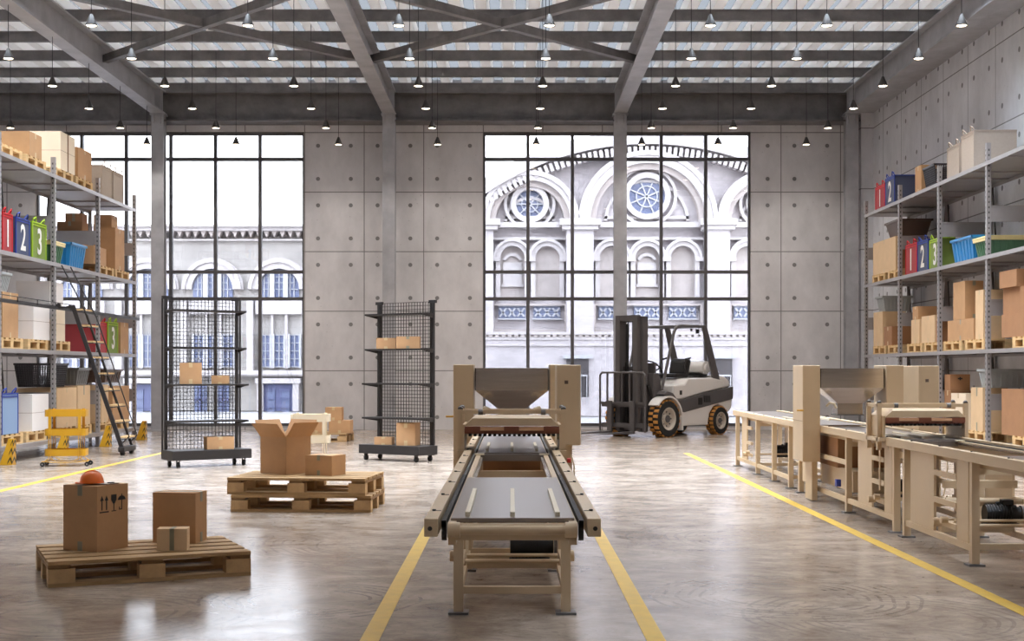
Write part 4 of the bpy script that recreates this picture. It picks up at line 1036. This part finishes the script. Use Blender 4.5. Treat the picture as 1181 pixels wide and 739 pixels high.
# ================================================================== storage racks
LV = [.22, 1.49, 2.75, 4.01]
def make_rack(label, side, XF_, XB_, ys_):
    t = thing('storage_rack', label, 'rack', (side * (XF_ + XB_) / 2, sum(ys_) / len(ys_), 0))
    ox, oy = t.location[0], t.location[1]
    def bxx(m, x0, x1, y0, y1, z0, z1): m.box(side * x0 - ox, side * x1 - ox, y0 - oy, y1 - oy, z0, z1)
    for y in ys_:
        for X_, back in ((XF_, 0), (XB_, 1)):
            m = MB(); sg = -1 if back else 1
            top = 4.26 if not back else 4.0
            if back: bxx(m, X_ - .004, X_, y - .03, y + .03, 0, top); bxx(m, X_ - .06, X_ - .004, y - .03, y - .026, 0, top)
            else: bxx(m, X_, X_ + .004, y - .028, y + .028, 0, top); bxx(m, X_ + .004, X_ + .06, y - .028, y - .024, 0, top)
            p = m.build('post', M_rack, t)
            if not back:
                h_ = MB(); z = .3
                while z < 4.2:
                    bxx(h_, X_ - .0008, X_, y + .004, y + .018, z, z + .028); bxx(h_, X_ + .022, X_ + .040, y - .0290, y - .028, z, z + .028); z += .07
                h_.build('slot_holes', M_rackH, p)
            fm = MB(); bxx(fm, X_ - .02 if back else X_ - .01, X_ + .01 if back else X_ + .07, y - .05, y + .05, 0, .006); fm.build('foot', M_rackH, p)
        for z in LV:
            z0 = z + (.45 if z < 4 else 9)
            if z0 < 5:
                m = MB(); bxx(m, XF_ + .064, XB_ - .064, y - .022, y - .018, z0, z0 + .22); bxx(m, XF_ + .064, XB_ - .064, y - .03, y - .018, z0, z0 + .02); bxx(m, XF_ + .064, XB_ - .064, y - .03, y - .018, z0 + .2, z0 + .22)
                m.build('side_panel', M_rack, t)
    for i in range(len(ys_) - 1):
        a, b = sorted((ys_[i], ys_[i + 1]))
        for z in LV:
            m = MB(); bxx(m, XF_ - .006, XB_ + .002, a + .032 - .032, b, z - .03, z)
            bxx(m, XF_ - .010, XF_ - .006, a, b, z - .055, z)
            for u in (.33, .66): bxx(m, XF_ + .02, XB_ - .02, a + (b - a) * u - .02, a + (b - a) * u + .02, z - .05, z - .03)
            bxx(m, XB_ - .012, XB_ - .002, a + .03, b - .03, z - .08, z - .03)
            m.build('shelf', M_rack, t)
    for i in range(len(ys_) - 1):
        a, b = sorted((ys_[i], ys_[i + 1]))
        for z in LV[:3]:
            m = MB(); xb = side * (XB_ - .02) - ox
            MB().beam((xb, a + .25 - oy, z), (xb, a + .06 - oy, z + 1.18), .012, .04).build('brace', M_rackH, t)
            MB().beam((xb, b - .25 - oy, z), (xb, b - .06 - oy, z + 1.18), .012, .04).build('brace', M_rackH, t)
    return t
LY = [23.4, 21.33, 19.26, 17.19, 15.12]; RY = [24.27, 22.15, 20.1, 18.06, 15.97]
rkL = make_rack('grey steel storage rack before the windows, with the ladder leaning on it', -1, 6.53, 7.35, LY)
rkR = make_rack('grey steel storage rack along the bare concrete side wall', 1, 6.38, 7.20, RY)
def P(side, xn, xf, ytop, zb, w, Xf=None):
    Xf = Xf or (6.60 if side < 0 else 6.46)
    Dn, Df = F * Xf / abs(xn - VX), F * Xf / abs(xf - VX)
    return dict(x=side * (Xf + w / 2), y=(Dn + Df) / 2, w=w, d=Df - Dn, h=(wz(ytop, Dn) - zb) if ytop else None, z=zb + .001)
def C(label, side, xn, xf, ytop, zb, w, m=None, Xf=None, tape='x', tm=None, seam=False, group=None, tl=None):
    q = P(side, xn, xf, ytop, zb, w, Xf)
    return carton(label, (q['x'], q['y'], q['z']), 0, q['w'], q['d'], q['h'] - .001, m, tape, tm or M_tapeL, group, seam, tl=tl)
# rack pallets
pp = None
def rack_pallets(side, z, ydn, where):
    global pp
    Xc = side * ((6.60 if side < 0 else 6.45) + .33)
    nl = {LV[3]: 'top shelf', LV[2]: 'second shelf down', LV[1]: 'third shelf down', LV[0]: 'bottom shelf'}[z]
    for i, y in enumerate(sorted(ydn, reverse=True)):
        lab = 'small pallet on the %s of the %s, %s from the windows' % (nl, where, ORD[i])
        g = 'small pallets on the racks'
        if pp is None: pp = make_small_pallet(lab, (Xc, y, z + .001), PI / 2, g)
        else: dup(pp, (Xc, y, z + .001), PI / 2, lab)
def yy_of(side, px): return F * (6.57 if side < 0 else 6.42) / abs(px - VX)
LR, RR = 'ladder rack', 'concrete wall rack'
# local x of the small pallet -> world y; its open ends face the hall: x half .4, pitch .85
rack_pallets(-1, LV[3], [17.75, 18.68, 19.86, 20.8], LR)
rack_pallets(-1, LV[2], [21.93, 22.82], LR)
rack_pallets(-1, LV[1], [17.78, 18.76, 19.72], LR)
rack_pallets(-1, LV[0], [17.78, 18.7, 19.80, 20.75, 21.9, 22.8], LR)
rack_pallets(1, LV[2], [22.62, 23.6], RR)
rack_pallets(1, LV[1], [16.9, 18.72, 19.66, 20.6, 21.5, 22.62, 23.55], RR)
rack_pallets(1, LV[0], [16.9, 18.66, 19.6, 20.6, 21.5, 22.6, 23.5], RR)
pt = .1445
# storage cubes
def fabric_cube(label, side, xn, xf, ytop, zb, w, m, mt, num=None, Xf=None, cat='storage box'):
    q = P(side, xn, xf, ytop, zb, w, Xf)
    t = thing('fabric_storage_box', label, cat, (q['x'], q['y'], q['z']))
    w, d, h = q['w'], q['d'], q['h']
    MB().box(-w / 2, w / 2, -d / 2, d / 2, 0, h).build('body', m, t, bevel=.006)
    e = .010; p = MB()
    fx = -side * w / 2
    for (a, b) in (((fx, -d / 2, 0), (fx, -d / 2, h)), ((fx, d / 2, 0), (fx, d / 2, h)), ((fx, -d / 2, h), (fx, d / 2, h)), ((fx, -d / 2, h * .93), (fx, d / 2, h * .93)), ((fx, -d / 2, h), (-fx, -d / 2, h))):
        p.beam(a, b, e * 1.6, e * 1.6)
    p.build('binding', mt, t)
    hp = MB()
    for s in (-1, 1):
        pts = [(fx * .92, s * d * .38, h), (fx * 1.0, s * d * .40, h + .05), (fx * 1.05, s * d * .30, h + .075), (fx * .98, s * d * .2, h + .03), (fx * .95, s * d * .18, h)]
        hp.tube(pts, .010, 6)
    hp.build('handle', mt, t, smooth=True)
    if num:
        cu = bpy.data.curves.new('numeral', 'FONT'); cu.body = num; cu.size = h * .98; cu.extrude = .0008; cu.offset = .008 * 1.2; cu.align_x = 'CENTER'; cu.align_y = 'CENTER'
        cu.materials.append(M_num)
        tmp = bpy.data.objects.new('numeral_outline', cu); COL.objects.link(tmp); bpy.context.view_layer.update()
        me_ = bpy.data.meshes.new_from_object(tmp.evaluated_get(bpy.context.evaluated_depsgraph_get())); bpy.data.objects.remove(tmp)
        me_.materials.clear(); me_.materials.append(M_num)
        o = bpy.data.objects.new('numeral', me_); COL.objects.link(o); o.parent = t
        o.scale = (.82 * min(1, d / .42), 1, 1)
        o.location = (fx - side * .008, 0, h * .46); o.rotation_euler = (PI / 2, 0, -side * PI / 2)
    return t
def tub(label, side, xn, xf, ytop, zb, w, m, Xf=None, lid=None, cat='bin', name='storage_tub', ribs=True, taper=.045):
    q = P(side, xn, xf, ytop, zb, w, Xf)
    t = thing(name, label, cat, (q['x'], q['y'], q['z']))
    w, d, h = q['w'], q['d'], q['h']; k = taper
    b = MB(); th = .006
    def rect(z, gg): 
        f_ = k * (1 - z / h); a_ = w / 2 - f_ - gg; c_ = d / 2 - f_ - gg; return [(-a_, -c_, z), (a_, -c_, z), (a_, c_, z), (-a_, c_, z)]
    vs = rect(0, 0) + rect(h - .02, 0) + rect(h - .02, th) + rect(.006, th)
    fs = [(0, 3, 2, 1), (12, 13, 14, 15)]
    for r_ in range(3):
        for i in range(4): fs.append((r_ * 4 + i, r_ * 4 + (i + 1) % 4, r_ * 4 + 4 + (i + 1) % 4, r_ * 4 + 4 + i))
    b.add(vs, fs)
    if ribs:
        for s in (-1, 1):
            n = 6
            for i in range(n):
                u = (-.5 + (i + .5) / n) * (d - 2 * k) * .92
                b.add([(s * (w / 2 - k), u - .011, .02), (s * (w / 2 - k), u + .011, .02), (s * (w / 2 - k + .012), u + .008, .02), (s * (w / 2 - k + .012), u - .008, .02),
                       (s * (w / 2 - .008), u * 1.12 - .011, h - .05), (s * (w / 2 - .008), u * 1.12 + .011, h - .05), (s * (w / 2 + .006), u * 1.12 + .008, h - .05), (s * (w / 2 + .006), u * 1.12 - .008, h - .05)],
                      [(0, 1, 2, 3), (4, 5, 6, 7), (0, 1, 5, 4), (1, 2, 6, 5), (2, 3, 7, 6), (3, 0, 4, 7)])
                uu = (-.5 + (i + .5) / n) * (w - 2 * k) * .92
                b.add([(uu - .011, s * (d / 2 - k), .02), (uu + .011, s * (d / 2 - k), .02), (uu + .008, s * (d / 2 - k + .012), .02), (uu - .008, s * (d / 2 - k + .012), .02),
                       (uu * 1.12 - .011, s * (d / 2 - .008), h - .05), (uu * 1.12 + .011, s * (d / 2 - .008), h - .05), (uu * 1.12 + .008, s * (d / 2 + .006), h - .05), (uu * 1.12 - .008, s * (d / 2 + .006), h - .05)],
                      [(0, 1, 2, 3), (4, 5, 6, 7), (0, 1, 5, 4), (1, 2, 6, 5), (2, 3, 7, 6), (3, 0, 4, 7)])
    b.build('tub_body', m, t)
    r = MB(); g = .016
    for s in (-1, 1):
        r.box(-w / 2 - g, w / 2 + g, s * (d / 2 - .006), s * (d / 2 + g), h - .035, h).box(s * (w / 2 - .006), s * (w / 2 + g), -d / 2 - g, d / 2 + g, h - .035, h)
    if lid:
        r.box(-w / 2 - g - .004, w / 2 + g + .004, -d / 2 - g - .004, d / 2 + g + .004, h + .0005, h + .028)
        r.build('lid', lid, t, bevel=.006)
    else: r.build('rim', m, t, bevel=.003)
    return t
def basket(label, side, xn, xf, ytop, zb, w, m, Xf=None):
    q = P(side, xn, xf, ytop, zb, w, Xf)
    t = thing('plastic_basket', label, 'basket', (q['x'], q['y'], q['z'] + .004))
    w, d, h = q['w'], q['d'], q['h']; k = .045
    MB().box(-w / 2 + k, w / 2 - k, -d / 2 + k, d / 2 - k, 0, .03).build('base', m, t)
    b = MB()
    for z in [.03 + (h - .06) * i / 9 for i in range(10)]:
        f_ = k * (1 - z / h); a_, c_ = w / 2 - f_, d / 2 - f_
        for s in (-1, 1): b.box(-a_, a_, s * c_ - .004, s * c_ + .004, z, z + .007 if 0 < z else z).box(s * a_ - .004, s * a_ + .004, -c_, c_, z, z + .007)
    for s in (-1, 1):
        n = max(8, int(w / .036))
        for i in range(n + 1):
            u = -1 + 2 * i / n; wd = .016 if i in (0, n, n // 2) else .010
            b.beam((u * (w / 2 - k), s * (d / 2 - k), 0), (u * w / 2, s * d / 2, h), wd, .010, up=(0, 1, 0))
        n = max(8, int(d / .036))
        for i in range(n + 1):
            u = -1 + 2 * i / n; wd = .016 if i in (0, n, n // 2) else .010
            b.beam((s * (w / 2 - k), u * (d / 2 - k), 0), (s * w / 2, u * d / 2, h), wd, .010, up=(1, 0, 0))
    b.build('lattice_side', m, t)
    r = MB(); g = .012
    for s in (-1, 1): r.box(-w / 2 - g, w / 2 + g, s * (d / 2 - .012), s * (d / 2 + g), h - .03, h).box(s * (w / 2 - .012), s * (w / 2 + g), -d / 2 - g, d / 2 + g, h - .03, h)
    r.build('rim', m, t)
    return t
z3, z2, z1, z0 = LV[3], LV[2], LV[1], LV[0]
# --- ladder rack, top shelf
C('long tan cardboard box nearest on the top shelf of the ladder rack', -1, 34, 48, 151, z3 + pt, .78, M_card)
C('cream carton with crossed seams on the top shelf of the ladder rack', -1, 70, 86.4, 151, z3 + pt, .62, M_cream_box, seam=True, tm=M_seam, tape='x', tl=.44)
C('tall plain tan box between cream carton and canvas cubes, ladder rack top', -1, 90, 105.7, 169, z3 + pt, .60, M_card)
fabric_cube('beige canvas cube on the ladder rack top shelf, nearer of its pair', -1, 117.7, 129, 190.5, z3, .40, M_canvas, M_canvas)
fabric_cube('beige canvas cube on the ladder rack top shelf, closer to the windows', -1, 130.3, 142, 197, z3, .40, M_canvas, M_canvas)
# second shelf down
fabric_cube('red fabric box numbered 1 on the second shelf down of the ladder rack', -1, 2.9, 14, 245, z2, .55, M_red, M_redT, '1')
fabric_cube('navy fabric box numbered 2 on the second shelf down of the ladder rack', -1, 18.3, 33.8, 250.4, z2, .55, M_blue, M_blueT, '2')
fabric_cube('olive fabric box numbered 3 on the second shelf down of the ladder rack', -1, 37.2, 52.8, 255.5, z2, .55, M_green, M_greenT, '3')
tub('green ribbed tub with cream lid on the ladder rack', -1, 60.0, 74, 279, z2, .42, M_tubG, lid=M_lid)
tub('blue ribbed tub on the second shelf down of the ladder rack', -1, 82, 99.5, 279, z2, .48, M_tubB)
C('tan box behind the blue tub on the ladder rack', -1, 108, 122.5, 283, z2 + pt, .50, M_card)
sup = P(-1, 108, 122.5, 283, z2, .5)
zt = wz(283, F * 6.6 / (VX - 108))
carton('brown taped box under a smaller one, above the blue tub of the ladder rack', (-7.04, sup['y'], zt + .002), 0, .40, .30, wz(248.5, 20.6) - zt, M_cardD, 'y', M_tape, tl=.07)
carton('small brown box topmost of two above the blue tub of the ladder rack', (-6.98, sup['y'], wz(248.5, 20.6) + .005), 0, .27, .28, .13, M_cardD, 'y', M_tape, tl=.06)
C('tall upright tan box under a smaller one, end of the ladder rack second shelf', -1, 132.8, 143.4, 262.5, z2 + pt, .36, M_card)
q_ = P(-1, 132.8, 143.4, 262.5, z2 + pt, .36)
C('small tan box on the tall upright box at the ladder rack end', -1, 128.6, 135.5, 247.5, q_['z'] + q_['h'] + .001, .30, M_card, Xf=6.70)
# third shelf down
C('tall tan carton nearest on the third shelf down of the ladder rack', -1, 2.7, 21.0, 336, z1 + pt, .7, M_card)
C('white carton with thin seam on the third shelf down of the ladder rack', -1, 38.6, 57.3, 348.6, z1 + pt, .45, M_white_box, seam=True, tape='none')
C('cream carton behind the rack post on the third shelf down of the ladder rack', -1, 59.5, 75, 353, z1 + pt, .45, M_cream_box, seam=True, tape='none')
zc = wz(348.6, F * 6.6 / (VX - 38.6)) + .003
carton('wide white carton lying across the two seamed cartons of the ladder rack', (-6.63 - .24, 19.60, zc), 0, .48, .58, .34, M_white_box, 'none')
tub('pale grey tub on the tall tan carton of the ladder rack', -1, 1, 13, 313, wz(336, 17.43) + .002, .36, M_tubW)
fabric_cube('big red fabric box behind the ladder on the ladder rack', -1, 110, 122.3, 371.3, z1, .52, M_red, M_redT)
fabric_cube('olive fabric box numbered 3 behind the ladder, third shelf down', -1, 124.5, 135.6, 371.5, z1, .40, M_green, M_greenT, '3')
C('plain tan box at the end of the ladder rack third shelf down', -1, 139, 148, 371.5, z1, .34, M_card)
# bottom shelf
fabric_cube('pale blue fabric box on the bottom shelf of the ladder rack', -1, 2, 20.5, 454.5, z0 + pt, .6, M_lblue, M_blueT)
C('white carton on the bottom shelf of the ladder rack', -1, 37, 56, 455, z0 + pt, .42, M_white_box, seam=True, tape='none')
C('tan carton behind the yellow trolley, below the black basket', -1, 65.5, 88.3, 447.5, z0 + pt, .6, M_cardL)
C('tan carton with dark tape end behind the ladder foot, under a grey tub', -1, 89.5, 104, 444.8, z0 + pt, .6, M_cardL, tape='x', tm=M_tape, tl=.14)
C('narrow pale carton right behind the rack post near the ladder foot', -1, 117, 125, 443.8, z0 + pt, .5, M_cardL)
C('tan carton nearest the windows on the ladder rack bottom shelf', -1, 130, 149, 445.3, z0 + pt, .34, M_card)
basket('black lattice basket on the ladder rack', -1, 60.5, 78, 419, .9585, .55, M_blk, Xf=6.62)
tub('smoke grey tub on the ladder rack beside the black basket', -1, 90, 103.8, 424, .9795, .42, M_tubD)
tub('brownish grey tub behind the ladder on the ladder rack', -1, 123, 141, 425.5, 1.004, .5, M_tubBr, Xf=6.64)
# --- concrete wall rack (its hall side is towards -x)
fabric_cube('red fabric box numbered 1 on the top shelf of the concrete wall rack', 1, 1020.5, 1010, 212, z3, .4, M_red, M_redT, '1')
fabric_cube('navy fabric box numbered 2 on the top shelf of the concrete wall rack', 1, 1031.7, 1021.5, 202, z3, .38, M_blue, M_blueT, '2')
C('tan box behind the dark basket, top shelf of the concrete wall rack', 1, 1062.5, 1055.5, 190, z3, .24, M_card)
basket('dark brown lattice basket on the top shelf of the concrete wall rack', 1, 1077.8, 1064.8, 188.6, z3, .28, M_blk)
fabric_cube('beige canvas cube on the concrete wall rack top, beside the dark basket', 1, 1106.7, 1093, 165, z3, .55, M_canvas, M_canvas)
fabric_cube('big beige canvas cube on the concrete wall rack top, nearest the camera', 1, 1123.4, 1109, 150.3, z3, .60, M_canvas, M_canvas)
C('big tan carton under the brown basin on the concrete wall rack', 1, 1033, 1007, 272, z2 + pt, .42, M_cardL)
tub('brown basin on the big tan carton of the concrete wall rack', 1, 1036.5, 1021, 252, wz(272, F * 6.46 / (1033 - VX)) + .003, .56, M_tubBr, Xf=6.47, ribs=False, taper=.07)
C('small brown box between the big carton and the red box, concrete wall rack', 1, 1040.2, 1036.8, 286, z2 + pt, .22, M_cardD)
fabric_cube('red fabric box numbered 1 on the second shelf down of the concrete wall rack', 1, 1057.3, 1044.8, 280, z2, .45, M_red, M_redT, '1')
fabric_cube('navy fabric box numbered 2 on the second shelf down of the concrete wall rack', 1, 1070.3, 1058.5, 276, z2, .45, M_blue, M_blueT, '2')
fabric_cube('olive fabric box numbered 3 on the concrete wall rack, behind a post', 1, 1085, 1072.5, 274, z2, .22, M_green, M_greenT, '3')
tub('blue ribbed tub on the concrete wall rack', 1, 1121.0, 1097, 270.7, z2, .30, M_tubB)
tub('green ribbed tub with cream lid on the concrete wall rack', 1, 1140.2, 1123.5, 273.5, z2, .6, M_tubG, lid=M_lid)
C('tall tan box under the pale grey tub, third shelf down of the wall rack', 1, 1018, 1007.5, 359, z1 + pt, .40, M_cardL)
C('low brown box beside the tall tan one, third shelf down of the wall rack', 1, 1028.5, 1019.5, 376, z1 + pt, .46, M_cardD)
tub('pale grey tub on the tall tan box of the concrete wall rack', 1, 1018.5, 1010.5, 341, wz(359, F * 6.46 / (1018 - VX)) + .003, .50, M_tubW)
C('upright pale box under a small brown box, third shelf down of the wall rack', 1, 1060.4, 1051, 368, z1 + pt, .24, M_cardL)
zz1 = wz(368, F * 6.46 / (1060.4 - VX)) + .002
C('small brown box on the upright pale box of the concrete wall rack', 1, 1058.6, 1052.6, 353, zz1, .36, M_card)
C('squarish pale tan box beside the rack post, third shelf down of the wall rack', 1, 1078, 1062.7, 363, z1 + pt, .3, M_cardL)
C('brown box peeking from behind a post, third shelf down of the wall rack', 1, 1085.8, 1079.5, 369, z1 + pt, .3, M_cardD)
C('wide brown box with grey tape under the tall one, wall rack', 1, 1123, 1093, 366.7, z1 + pt, .32, M_card, tape='x', tm=M_tape, tl=.07)
zz2 = wz(366.7, F * 6.46 / (1123 - VX)) + .002
C('tall box standing on the wide taped box of the concrete wall rack', 1, 1113, 1099.4, 323.5, zz2, .26, M_card, tape='y', tm=M_tape)
C('slim tall pale box by the rack post, third shelf down of the wall rack', 1, 1134, 1125, 333.7, z1 + pt, .3, M_cardL)
carton('broad dark brown box with tape end, nearest on the wall rack third shelf down', (6.80, 17.25, z1 + pt + .001), 0, .68, .9, .30, M_cardD, 'y', M_tape, tl=.11)
carton('flat dark brown box between two others, nearest bay of the wall rack', (6.78, 17.3, z1 + pt + .303), 0, .60, .8, .34, M_cardD, 'y', M_tape, tl=.08)
carton('small brown box topmost in the nearest bay of the wall rack', (6.63, 17.4, z1 + pt + .645), 0, .40, .6, .22, M_cardD, 'none')
# bottom shelf of the wall rack
C('tan carton carrying the box with a hand hole, wall rack bottom shelf', 1, 1096.5, 1089.2, 450.5, z0 + pt, .4, M_cardD)
zz3 = wz(450.5, F * 6.46 / (1096.5 - VX)) + .002
hb = C('box with a cut hand hole above the press hood, wall rack', 1, 1096, 1089.5, 431.5, zz3, .29, M_cardD, tape='none')
hq = P(1, 1096, 1089.5, 431.5, zz3, .29)
MB().box(-.035, .035, -hq['d'] / 2 - .001, -hq['d'] / 2, hq['h'] - .075, hq['h'] - .055).box(-.01, .01, -hq['d'] / 2 - .001, -hq['d'] / 2, hq['h'] - .09, hq['h'] - .04).build('hand_hole', M_ink, hb)
C('cream carton behind the press hood, wall rack bottom shelf', 1, 1113.6, 1097, 454, z0 + pt, .3, M_cream_box)
C('tall tan carton with tape end beside the rack post, wall rack bottom shelf', 1, 1133.5, 1119.8, 447, z0 + pt, .34, M_cardL, tape='x', tm=M_tape, tl=.12)
carton('big brown carton under the grey tub, nearest bay of the wall rack bottom shelf', (6.80, 17.25, z0 + pt + .001), 0, .68, .9, .60, M_cardD, 'none')
tub('light grey tub with dark clips in the nearest bay of the wall rack', 1, 1142, 1127.5, 425.5, z0 + pt + .603, .55, M_tubW, Xf=6.47)
for (dx, h_, nm, ww, y_) in ((0, .5, 'brown carton beside the hopper on the wall rack bottom shelf', .5, 21.5), (0, .62, 'pale carton half hidden by the hopper, wall rack bottom shelf', .55, 22.55)):
    carton(nm, (6.85, y_, z0 + pt + .001), 0, ww, .55, h_, M_card, 'x', M_tapeL)
# --- ladder and its rail on the ladder rack
rl = MB(); rx, ry = rkL.location[0], rkL.location[1]
rl = thing('ladder_rail', 'dark steel double rail fixed along the front of the ladder rack', 'rail', (-6.49, 19.3, 2.1))
MB().beam((0, 15.1 - 19.3, 0), (0, 23.45 - 19.3, 0), .022, .05).build('rail_tube', M_darkiron, rl)
MB().beam((.02, 15.1 - 19.3, .07), (.02, 19.9 - 19.3, .07), .010, .010).build('guard_wire', M_darkiron, rl)
b_ = MB()
for i in range(11): y = 15.4 + .74 * i - 19.3; b_.box(-.035, 0.0, y - .01, y + .01, -.02, .02).box(.014, .025, y - .004, y + .004, .0, .07 if y < .6 else 0.01)
b_.build('bracket', M_darkiron, rl)
ld = thing('rolling_ladder', 'dark steel rolling ladder with wooden treads leaning on the ladder rack', 'ladder', (-5.53, 19.35, 0))
def LP(u, y, off=0.0):   # u 0..1 up the stringer, off = out toward the hall
    x = 0 - .70 * u + off; z = .10 + 2.03 * u + off * .33; return (x, y, z)
for y, r_ in ((-.25, .030), (.25, .018)):
    MB().beam(LP(0, y), LP(1.0, y), r_ * 1.1, r_ * 1.9, up=(1, 0, .3)).build('stringer', M_darkiron, ld)
for y in (-.2, .2):
    MB().tube([LP(.03, y, .0), LP(.06, y, .13), LP(.9, y, .13), LP(1.28, y, .02)], .010, 8).build('handrail', M_darkiron, ld, smooth=True)
for i in range(9):
    p0, p1 = LP(.07 + .112 * i, -.25, .0), LP(.07 + .112 * i, .25, .0)
    MB().box(p0[0] - .02, p0[0] + .11, -.245, .245, p0[2], p0[2] + .022).build('tread', M_woodL, ld)
    MB().tube([(p0[0] + .0, -.25, p0[2] - .02), (p0[0] + .11, -.25, p0[2] - .01), (p0[0] + .11, .25, p0[2] - .01)], .008, 6).build('tread_bracket', M_darkiron, ld)
MB().box(-.045, .045, -.30, .30, .045, .12).build('foot_housing', M_darkiron, ld, bevel=.012)
for y in (-.22, .22): MB().cyl((-.025, y, .045), (.025, y, .045), .045, n=18).build('caster', M_rubber, ld, smooth=True)
b_ = MB()
for y in (-.25, .25): b_.beam(LP(.985, y), (-.90, y, 2.10), .03, .03).cyl((-.90, y - .02, 2.13), (-.90, y + .02, 2.13), .03, n=12)
b_.build('hook', M_darkiron, ld)
# --- striped post protectors
for i, y in enumerate(LY[:4]):
    t = thing('post_protector', 'yellow post protector with black chevrons at the ladder rack foot, %s from the windows' % ORD[i], 'protector', (-6.40, y, 0), 0, 'yellow post protectors')
    hh_ = .33
    MB().frustum((-.11, .05, -.10, .05), (-.02, .05, -.03, .05), 0, hh_).build('body', M_yellow, t, bevel=.004)
    s_ = MB()
    def fp(u, v):   # on the camera-side face, u across 0..1, v up 0..1
        x0 = -.11 + .09 * v; x1 = .05; return (x0 + (x1 - x0) * (.62 + .38 * u), -.10 + .07 * v - .0012, hh_ * v)
    for v in (.02, .36, .70):
        for (ua, ub, sg) in ((0, .5, 1), (.5, 1, -1)):
            va = v + (.0 if sg > 0 else .2); vb = v + (.2 if sg > 0 else 0)
            s_.add([fp(ua, va), fp(ub, vb), fp(ub, min(1, vb + .12)), fp(ua, min(1, va + .12))], [(0, 1, 2, 3)])
    def gp(u, v): y0 = -.10 + .07 * v; y1 = .05; return (.0512, y0 + (y1 - y0) * u, hh_ * v)
    for v in (.02, .36, .70):
        for (ua, ub, sg) in ((0, .5, 1), (.5, 1, -1)):
            va = v + (.0 if sg > 0 else .2); vb = v + (.2 if sg > 0 else 0)
            s_.add([gp(ua, va), gp(ub, vb), gp(ub, min(1, vb + .12)), gp(ua, min(1, va + .12))], [(0, 1, 2, 3)])
    s_.build('chevrons', M_black, t)
    if i == 0: pass

# ================================================================== light and camera
w = bpy.data.worlds.new('overcast_sky'); scene.world = w; w.use_nodes = True
nt = w.node_tree; bg = nt.nodes['Background']
tc = nd(nt, 'ShaderNodeTexCoord'); sp = nd(nt, 'ShaderNodeSeparateXYZ'); nt.links.new(tc.outputs['Generated'], sp.inputs[0])
r = nd(nt, 'ShaderNodeValToRGB'); r.color_ramp.elements[0].position = 0.0; r.color_ramp.elements[0].color = (.92, .95, 1, 1)
r.color_ramp.elements[1].position = .6; r.color_ramp.elements[1].color = (.80, .88, 1.0, 1)
nt.links.new(sp.outputs[2], r.inputs[0]); nt.links.new(r.outputs[0], bg.inputs[0]); bg.inputs[1].default_value = SKY
sn = bpy.data.lights.new('sun', 'SUN'); sn.energy = SUN; sn.angle = R(8); sn.color = (1, .97, .93)
so = bpy.data.objects.new('sun', sn); COL.objects.link(so); so.rotation_euler = (R(52), 0, R(-12))
# portals help the renderer find the openings; they emit nothing of their own
def portal(cx, cy, cz, sx, sy, rot):
    l = bpy.data.lights.new('opening_portal', 'AREA'); l.shape = 'RECTANGLE'; l.size = sx; l.size_y = sy; l.cycles.is_portal = True
    o = bpy.data.objects.new('opening_portal', l); COL.objects.link(o); o.location = (cx, cy, cz); o.rotation_euler = rot
for a, b in (W1, W2): portal((a + b) / 2, DB + .32, (WB + WT) / 2, b - a, WT - WB, (R(-90), 0, 0))
portal((XL + XR) / 2, (19.4 + DB) / 2, ZD + .22, XR - XL, DB - 19.4, (0, 0, 0))
for y0, y1 in ((12.6, 19.2),):
    for h in holes: portal((h[0] + h[1]) / 2, (y0 + y1) / 2, ZD + .2, h[1] - h[0], y1 - y0, (0, 0, 0))
portal(5.25, 5.3, ZD + .2, 2.5, 4.2, (0, 0, 0))
cam = bpy.data.cameras.new('camera'); co = bpy.data.objects.new('camera', cam); COL.objects.link(co)
co.location = (0, 0, EYE); co.rotation_euler = (PI / 2, 0, 0)
cam.sensor_width = 36; cam.lens = 36 * F / 1181; cam.shift_x = (590.5 - VX) / 1181; cam.shift_y = (VY - 369.5) / 1181
cam.clip_start = .05; cam.clip_end = 300
scene.camera = co
scene.view_settings.view_transform = 'Standard'; scene.view_settings.look = 'None'; scene.view_settings.gamma = 1
scene.view_settings.exposure = EXPO; scene.view_settings.use_curve_mapping = False
cy = scene.cycles
cy.use_denoising = True; cy.max_bounces = 8; cy.diffuse_bounces = 5; cy.glossy_bounces = 4; cy.transparent_max_bounces = 12; cy.sample_clamp_indirect = 6.0
cy.caustics_reflective = False; cy.caustics_refractive = False
